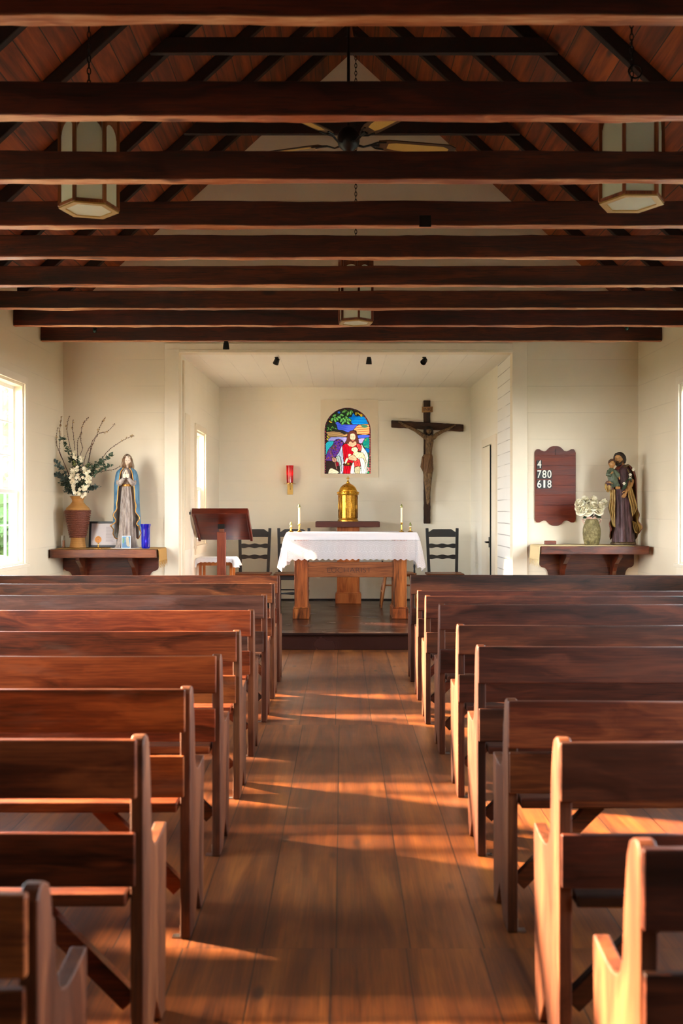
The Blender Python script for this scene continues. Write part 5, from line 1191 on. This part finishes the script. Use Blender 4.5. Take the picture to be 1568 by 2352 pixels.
BR = [[(340,780),(265,620),(258,430),(255,290),(265,130)],[(440,700),(370,430),(345,250),(368,120)],[(480,640),(460,440),(445,280),(450,175)],[(500,640),(490,480),(530,330)],[(545,680),(570,560),(545,430),(565,260),(600,190),(645,140)],[(600,700),(640,560),(680,490)],[(660,740),(700,500),(770,380),(830,240),(885,160)],[(640,780),(690,560),(780,370),(900,330),(995,230)],[(800,740),(920,580),(1050,480),(1170,410),(1240,385)],[(760,900),(880,860),(1000,840),(1085,800)],[(310,700),(245,560),(220,440),(235,280)]]
BL = ['leftmost tall','second tall','third','short fourth','central','short right-hand','tall right-leaning','forked right-leaning','long right-arching','low right-reaching','thin far-left']
rr = random.Random(5)
for i, br in enumerate(BR):
    base = vase_pt(515 + (br[0][0]-515)*.12, 1150, rr.uniform(-.03,.03)); ys = rr.uniform(-.05, .12)
    pts = catmull([base] + [vase_pt(x, y, ys*(1+k)/len(br)) for k, (x, y) in enumerate(br)]); pts = [p + Vector((rr.uniform(-1,1), rr.uniform(-1,1), 0))*.0018 for p in pts]
    e = empty('blossom_branch', base); tag(e, '%s bare brown branch with tiny dried blossoms in the wicker vase' % BL[i], 'branch', 'branches in the wicker vase')
    pts = [p - base for p in pts]; n = len(pts)
    MB().tube(pts, [lerp(.0036,.0012,k/n) for k in range(n)], 5).build('twig', TWIG, e)
    mb = MB(); mb2 = MB()
    for k in range(n//3, n):
        for _ in range(2):
            p = pts[k] + Vector((rr.uniform(-1,1), rr.uniform(-1,1), rr.uniform(-1,1)))*.005; mb.ell(p, rr.uniform(.0025,.005), 6, 4)
        if k > n*.62 and rr.random() < (.75 if i in (6,7,8,0) else .3): flower5(mb2, pts[k] + Vector((rr.uniform(-1,1), rr.uniform(-1,1), rr.uniform(-1,1)))*.010, rr.uniform(.008,.014), rnd=rr)
    flower5(mb2, pts[-2], .008, rnd=rr); mb.build('buds', BUD, e); mb2.build('blossoms', BLO, e, fixn=False)
EU1, EU2 = plain('eucalyptus_leaf', rgb(88,108,102), .6, var=.25, scale=12), plain('dark_green_leaf', rgb(62,84,62), .5, var=.25, scale=12)
EUC = [((100,650),1),((95,830),1),((320,430),0),((975,650),0),((955,790),0),((290,1020),0),((790,1070),1),((200,900),1),((850,730),0),((420,690),0),((690,780),0),((340,1120),1),((560,700),0)]
EL = ['upper far-left','lower far-left','tall left','upper far-right','middle right','low left dark','low right','left mid-height','right mid-height','central left','central right','lowest left','central upright']
for i, ((x, y), k) in enumerate(EUC):
    base = vase_pt(515 + (x-515)*.1, 1160, rr.uniform(-.03,.02)); mid = vase_pt(lerp(515,x,.45), lerp(1160,y,.62), rr.uniform(-.06,.02)); tip = vase_pt(x, y, rr.uniform(-.07,.06)); pts = [p-base for p in catmull([base, mid, tip], 7)]
    e = empty('eucalyptus_sprig', base); tag(e, '%s leafy grey-green sprig in the wicker vase' % EL[i], 'sprig', 'leafy sprigs in the wicker vase')
    MB().tube(pts, .002, 5).build('stem', EU2, e); mb = MB()
    for q in range(3, len(pts)):
        for _ in range(9):
            d = Vector((rr.uniform(-1,1), rr.uniform(-1,.6), rr.uniform(-.6,1))).normalized(); s_ = rr.uniform(.024,.040); p = pts[q] + Vector((rr.uniform(-1,1), rr.uniform(-1,1), rr.uniform(-1,1)))*.018; w = d.orthogonal().normalized(); w = (w*math.cos(q*1.7+_) + d.cross(w)*math.sin(q*1.7+_)) * s_*(.42 if k else .30)
            mb.poly([p, p+d*s_*.3+w*.8, p+d*s_*.65+w*.85, p+d*s_, p+d*s_*.65-w*.85, p+d*s_*.3-w*.8])
    mb.build('leaves', EU1 if k else EU2, e, fixn=False)
WF = plain('white_petal', rgb(240,234,206), .6, var=.04); YG2 = plain('bud_yellowgreen', rgb(150,164,90), .6)
for i, (x0, y0, x1, y1, hw_, nb) in enumerate(((490,810,540,1180,48,34),(665,830,640,1190,46,30),(490,620,505,700,18,6),(590,690,600,760,18,4),(700,930,690,1080,20,6),(455,920,480,1150,26,9))):
    base = vase_pt(520, 1170, -.02); pts = [p-base for p in catmull([base, vase_pt(x1, y1, -.055), vase_pt(x0, y0, -.06)], 5)]
    e = empty('white_flower_stem', base); tag(e, ['left large','right large','small upper left','small upper central','small right edge','small left edge'][i] + ' stem of cream-white blossoms in the wicker vase', 'flower stem', 'white flowers in the wicker vase')
    MB().tube(pts, .003, 5).build('stem', EU2, e); mb = MB()
    for q in range(nb):
        t_ = rr.random(); flower5(mb, vase_pt(lerp(x0,x1,t_)+rr.uniform(-1,1)*hw_, lerp(y0,y1,t_)+rr.uniform(-14,14), -.085+rr.uniform(-.02,.025)) - base, rr.uniform(.016,.024), dirv=(rr.uniform(-.8,.8), -1, rr.uniform(-.5,.8)), rnd=rr)
    mb.build('blossoms', WF, e, fixn=False)
    if i < 2:
        mb = MB()
        for q in range(10): mb.ell(vase_pt(x0+rr.uniform(-22,22), y0-20-rr.uniform(0,60), -.06) - base, .006, 7, 5)
        mb.build('buds', YG2, e)
# framed sheet leaning on the wall
fw, fh = .150, .140
fxc, fy_ = wx(237, 10.62), 10.64
e = empty('framed_document', (fxc, fy_, SLZ+.008)); e.rotation_euler = (-.14, 0, 0); tag(e, 'black-framed printed sheet leaning against the wall behind the praying statue', 'picture frame')
mb = MB()
for a in ((-fw-.012,-fw+.012,0,fh*2),(fw-.012,fw+.012,0,fh*2),(-fw,fw,0,.022),(-fw,fw,fh*2-.022,fh*2)): mb.box(a[0],a[1],-.01,.012,a[2],a[3])
mb.build('frame', M['black'], e, bevel=.003)
MB().box(-fw+.01,fw-.01,.0,.006,.02,fh*2-.02).build('sheet', plain('printed_sheet', rgb(190,176,172), .25, var=.04), e)
mb = MB(); rq = random.Random(2)
for k in range(13):
    z = .215-.013*k; mb.box(.02, .02+rq.uniform(.07,.10), -.0008, 0, z, z+.0035)
mb.build('print', plain('grey_ink', rgb(140,130,130), .6), e)
e = empty('doily', (MX, MY-.06, SLZ+.0065)); tag(e, 'pale blue-white round doily under the praying statue', 'doily')
MB().loft([[Vector((.155*(1+.02*math.sin(24*2*PI*j/192))*math.cos(2*PI*j/192), .12*(1+.02*math.sin(24*2*PI*j/192))*math.sin(2*PI*j/192), z)) for j in range(192)] for z in (0,.002)]).build('lace', plain('doily_thread', rgb(214,222,236), .8, scale=200, bstr=.5), e)
e = empty('gilt_reliquary', (wx(225.5,10.33), 10.33, SLZ+.006)); tag(e, 'small round gilt reliquary on a stem at the front of the left shelf', 'reliquary')
MB().lathe([(.040,0),(.041,.004),(.030,.008),(.008,.014),(.005,.03),(.008,.036),(.005,.045),(.004,.062)], n=24).build('stem', M['brass'], e, smooth=True)
mb = MB()
for r0, w_ in ((.031,.0045),(.021,.003),(.012,.003)): mb.tube([(r0*math.cos(2*PI*j/36), -.002, .095+r0*math.sin(2*PI*j/36)) for j in range(36)], w_, 8, loop=True)
mb.build('rings', plain('old_gilt', rgb(190,130,62), .35, .6), e, smooth=True)
MB().loft([[Vector((.030*math.cos(2*PI*j/32), yy, .095+.030*math.sin(2*PI*j/32))) for j in range(32)] for yy in (-.001,.004)]).build('medallion', plain('copper_disc', rgb(150,84,50), .45, .4), e)
e = empty('picture_card', (wx(289,10.36), 10.36, SLZ+.006)); e.rotation_euler = (-.18,0,.0); tag(e, 'small white-edged card with a blue and cream picture at the foot of the praying statue', 'card')
MB().box(-.047,.047,0,.002,0,.133).build('card', M['whitecard'], e)
cv = Canvas(0, 100, 0, 150, 28); cv.c[:] = rgb(50,104,134)[:3]; cv.poly([(0,100),(60,70),(100,110),(100,150),(0,150)], (40,90,120), lead=0); cv.poly([(45,15),(75,5),(85,60),(95,130),(60,120),(50,60)], (150,142,116), lead=0); cv.poly([(5,20),(30,40),(20,90),(5,80)], (60,110,70), lead=0); cv.poly([(60,10),(70,8),(72,22),(62,24)], (190,160,130), lead=0)
t = NT('card_print'); t.bsdf(t.N('VertexColor', layer_name='glass').outputs[0], .3); cv.mesh('picture', t.m, e, lambda x, y: ((x-50)*.00084, -.001, .0665-(y-75)*.00082))
# glass candles
e = empty('blue_glass_candle', (wx(334.5,10.33), 10.33, SLZ+.006)); tag(e, 'cobalt blue glass votive with a lit candle on the left shelf', 'candle')
MB().loft([[Vector((r*math.cos(2*PI*j/32), r*math.sin(2*PI*j/32), z)) for j in range(32)] for r, z in ((.030,0),(.040,.004),(.043,.02),(.045,.19),(.046,.225),(.051,.24),(.052,.258))], cap=False).build('glass', BLUE, e, smooth=True)
MB().lathe([(.036,.005),(.036,.055)], n=20).build('wax', mat_milk('votive_wax', rgb(170,180,230), .4), e); flame(e, (0,0,.065), .011)
e = empty('clear_glass_candle', (wx(145.5,10.5), 10.5, SLZ+.006)); tag(e, 'small clear glass tube candle beside the wicker vase, by the corner', 'candle')
MB().loft([[Vector((r*math.cos(2*PI*j/20), r*math.sin(2*PI*j/20), z)) for j in range(20)] for r, z in ((.018,0),(.020,.005),(.020,.125),(.022,.13))], cap=False).build('glass', thin_glass('clear_tube', (.86,.86,.84,1), 2.0), e, smooth=True)
MB().lathe([(.013,.004),(.013,.08)], n=14).build('wax', plain('amber_wax', rgb(176,120,90), .5), e)
# ------------------------------------------------------------------ right shelf vase with roses
SVX = wx(1220+775/5.6, 10.45); e = empty('stone_vase', (SVX, 10.45, SRZ+.007)); tag(e, 'mottled olive stoneware vase with two small pink handles on the right shelf', 'vase')
t = NT('mottled_stoneware'); n_ = t.noise(t.obj(), 22, 5, .7); t.bsdf(t.ramp(n_, [(.3,rgb(60,54,30)),(.5,rgb(112,100,58)),(.7,rgb(158,146,104))]), .75, 0, n_, .6, .006); ST = t.m
MB().lathe([(.070,0),(.076,.006),(.088,.06),(.094,.12),(.092,.17),(.080,.22),(.066,.255),(.058,.272)], n=36, cap=True).build('body', ST, e, smooth=True)
PKR = plain('pale_pink_glaze', rgb(196,160,138), .5, var=.15)
MB().lathe([(.057,.270),(.060,.285),(.066,.305),(.060,.306),(.050,.285)], n=32, cap=False).build('rim', PKR, e, smooth=True)
for s in (-1, 1): MB().tube(catmull([(s*.068,0,.215),(s*.085,0,.235),(s*.100,0,.262),(s*.088,0,.268),(s*.078,0,.255)], 4), .007, 8).build('handle', PKR, e, smooth=True)
RW = plain('rose_petal', rgb(232,224,196), .6, var=.05, scale=10)
RP_ = [(600,800,'upper left'),(690,765,'top left'),(800,765,'top right'),(905,815,'upper right'),(620,895,'lower left'),(700,905,'front left'),(770,840,'centre'),(840,895,'front right'),(600,850,'outer left'),(740,790,'back centre'),(930,800,'outer right'), (660,850,'hidden middle-left'),(860,840,'middle-right')]
for i, (x, y, lb) in enumerate(RP_):
    p = Vector(((x-775)*jk, -.045 + (.05 if i in (1,2,9,3,10) else -.02) , (1335-y)*jk)) + Vector((SVX, 10.45, SRZ+.007)); base = Vector((SVX+(x-775)*jk*.2, 10.45, SRZ+.28)); e = empty('white_rose', base); tag(e, 'cream-white rose at the %s of the bunch in the stoneware vase' % lb, 'rose', 'white roses in the stoneware vase')
    MB().tube([(0,0,0), (p-base)*.6+Vector((0,.01,0)), p-base], .003, 5).build('stem', EU2, e)
    mb = MB(); d = (p - base + Vector((0,-.10,.02))).normalized(); a = d.orthogonal().normalized(); b = d.cross(a); R0 = .053 if i in (4,5,6,7) else .048
    for ring, (npet, r0, h0, op) in enumerate(((3,.35,.95,.1),(4,.6,.85,.35),(5,.85,.6,.8),(6,1.05,.25,1.25))):
        for k in range(npet):
            th_ = 2*PI*k/npet + ring*.7 + i; u = a*math.cos(th_)+b*math.sin(th_); w = -a*math.sin(th_)+b*math.cos(th_); G = []
            for ii in range(5):
                s_ = ii/4; rad = R0*(.12 + (r0-.12)*math.sin(s_*PI/2*(.7+.3*op)) + (.12*op if ii == 4 else 0)); hh5 = R0*(h0*s_ - .28*ring*.3 - (.10*op if ii == 4 else 0)); wid = R0*(.25 + .55*math.sin(PI*min(.85, s_*.8+.1)))*(.7+.3*r0)
                G.append([d*hh5 + u*rad*math.cos(v_*.55) + w*wid*v_ for v_ in (-1,-.5,0,.5,1)])
            V_ = [[mb.bm.verts.new(p-base+q) for q in r] for r in G]
            for r1, r2 in zip(V_, V_[1:]):
                for q in range(4): mb.bm.faces.new((r1[q], r1[q+1], r2[q+1], r2[q]))
    mb.build('petals', RW, e, smooth=True, fixn=False)
mb = MB()
for k in range(26):
    a = rr.uniform(0, 2*PI); p = Vector((math.cos(a)*.05, math.sin(a)*.05-.02, .30)); d = Vector((math.cos(a), math.sin(a)-.3, rr.uniform(-.5,.6))).normalized(); s_ = rr.uniform(.04,.06); w = d.orthogonal().normalized()*s_*.3; mb.poly([p, p+d*s_*.5+w, p+d*s_, p+d*s_*.5-w])
e = empty('rose_foliage', (SVX, 10.45, SRZ+.007)); tag(e, 'dark green rose leaves between the vase rim and the white roses', 'leaves', kind='stuff'); mb.build('leaves', EU2, e, fixn=False)
# ------------------------------------------------------------------ outdoors
GR = plain('grass_ground', rgb(58,64,42), .9, var=.3, scale=.6)
struct(MB().box(-60, 60, -40, 70, -.5, -.4).build('ground', GR))
LEAFM = []
for c in (rgb(64,92,50), rgb(84,110,66)):
    t = NT('tree_leaf'); a = t.N('BsdfDiffuse', {'Color': c}); b = t.N('BsdfTranslucent', {'Color': c}); mx = t.N('MixShader', {0: .4, 1: a.outputs[0], 2: b.outputs[0]}); t.t.links.new(mx.outputs[0], t.out.inputs[0]); LEAFM.append(t.m)
BARK = plain('bark', rgb(70,54,40), .9)
def tree(x, y, h, r, label, n=900):
    e = empty('tree', (x, y, -.4)); tag(e, label, 'tree', 'trees outside the windows')
    MB().tube([(0,0,0),(.1,0,h*.3),(0,.1,h*.6)], [.22,.16,.08], 8).build('trunk', BARK, e)
    m = MB(); rnd = random.Random(int(x*10+y))
    for i in range(n):
        while True:
            p = Vector((rnd.uniform(-1,1), rnd.uniform(-1,1), rnd.uniform(-1,1)))
            if .35 < p.length < 1: break
        p = Vector((p.x*r, p.y*r, h*.60 + p.z*h*.40)); s = rnd.uniform(.22,.38)
        a = Vector((rnd.uniform(-1,1), rnd.uniform(-1,1), rnd.uniform(-1,1))).normalized(); b = a.orthogonal().normalized()
        m.quad(p-a*s, p+b*s*.5, p+a*s, p-b*s*.5)
    m.build('foliage', LEAFM[int(abs(x)) % 2], e, fixn=False)
tree(-11.5, 31, 6.4, 3.2, 'leafy green tree outside the left window, left of the pane bars')
tree(-15.5, 40, 11.0, 5.2, 'taller leafy green tree farther off outside the left window', 1300)
tree(-9.0, 24, 3.4, 1.9, 'low leafy bush outside the left window beneath the taller trees', 700)
tree(12.5, 30, 6.5, 3.2, 'leafy green tree outside the right window')
# ------------------------------------------------------------------ light
W = bpy.data.worlds.new('World'); S.world = W; W.use_nodes = True; wt = W.node_tree; wn_ = wt.nodes; wn_.clear()
out = wn_.new('ShaderNodeOutputWorld'); bg = wn_.new('ShaderNodeBackground'); wt.links.new(bg.outputs[0], out.inputs[0])
tc = wn_.new('ShaderNodeTexCoord'); sp = wn_.new('ShaderNodeSeparateXYZ'); wt.links.new(tc.outputs['Generated'], sp.inputs[0])
rp = wn_.new('ShaderNodeValToRGB'); wt.links.new(sp.outputs[2], rp.inputs[0]); el = rp.color_ramp.elements
el[0].position = 0.0; el[0].color = (.99, .985, .97, 1); el[1].position = .7; el[1].color = (.62, .80, 1.0, 1)
wt.links.new(rp.outputs[0], bg.inputs[0]); bg.inputs[1].default_value = SKY
SUNV = Vector((1, -.40, -.43)).normalized()
sd = bpy.data.lights.new('sun', 'SUN'); sd.energy = SUN; sd.angle = math.radians(4.6); sd.color = (1.0, .71, .44)
so = bpy.data.objects.new('sun', sd); COL.objects.link(so); so.rotation_euler = SUNV.to_track_quat('-Z', 'Y').to_euler(); so.location = (-12, 12, 8)
def portal(name, loc, rot, sx, sy):
    ld = bpy.data.lights.new(name, 'AREA'); ld.shape = 'RECTANGLE'; ld.size = sx; ld.size_y = sy; ld.cycles.is_portal = True
    o = bpy.data.objects.new(name, ld); COL.objects.link(o); o.location = loc; o.rotation_euler = rot
for a, b in WIN:
    portal('window_portal', (XL-WT-.01, (a+b)/2, (WZ0+WZ1)/2), (0, -PI/2, 0), WZ1-WZ0, b-a)
for a, b in WINR_FILL:
    portal('window_portal', (XR+WT+.01, (a+b)/2, (WZ0+WZ1)/2), (0, PI/2, 0), WZ1-WZ0, b-a)
portal('window_portal', (AL-WT-.01, (ALW[0]+ALW[1])/2, (ALW[2]+ALW[3])/2), (0, -PI/2, 0), ALW[3]-ALW[2], ALW[1]-ALW[0])
#portal('door_portal', (.05, YR-WT-.01, 1.15), (PI/2, 0, 0), 1.5, 2.3)
# ------------------------------------------------------------------ camera
cd = bpy.data.cameras.new('camera'); co = bpy.data.objects.new('camera', cd); COL.objects.link(co); S.camera = co
co.location = (0, 0, EYE); co.rotation_euler = (PI/2, 0, 0)
cd.sensor_fit = 'HORIZONTAL'; cd.sensor_width = 36; cd.lens = F/1568*36; cd.shift_x = -(CX-784)/1568; cd.shift_y = (CY-1176)/1568
cd.clip_start = .05; cd.clip_end = 300
cd.dof.use_dof = True; cd.dof.focus_distance = 10.5; cd.dof.aperture_fstop = 5.0
S.view_settings.view_transform = 'Standard'; S.view_settings.look = 'None'; S.view_settings.gamma = 1; S.view_settings.use_curve_mapping = False
S.view_settings.exposure = EXPO
S.cycles.use_denoising = True; S.cycles.use_adaptive_sampling = True; S.cycles.adaptive_threshold = .08; S.cycles.max_bounces = 7; S.cycles.diffuse_bounces = 4; S.cycles.glossy_bounces = 4; S.cycles.transmission_bounces = 6; S.cycles.transparent_max_bounces = 10
S.cycles.caustics_reflective = False; S.cycles.caustics_refractive = False; S.cycles.sample_clamp_indirect = 6
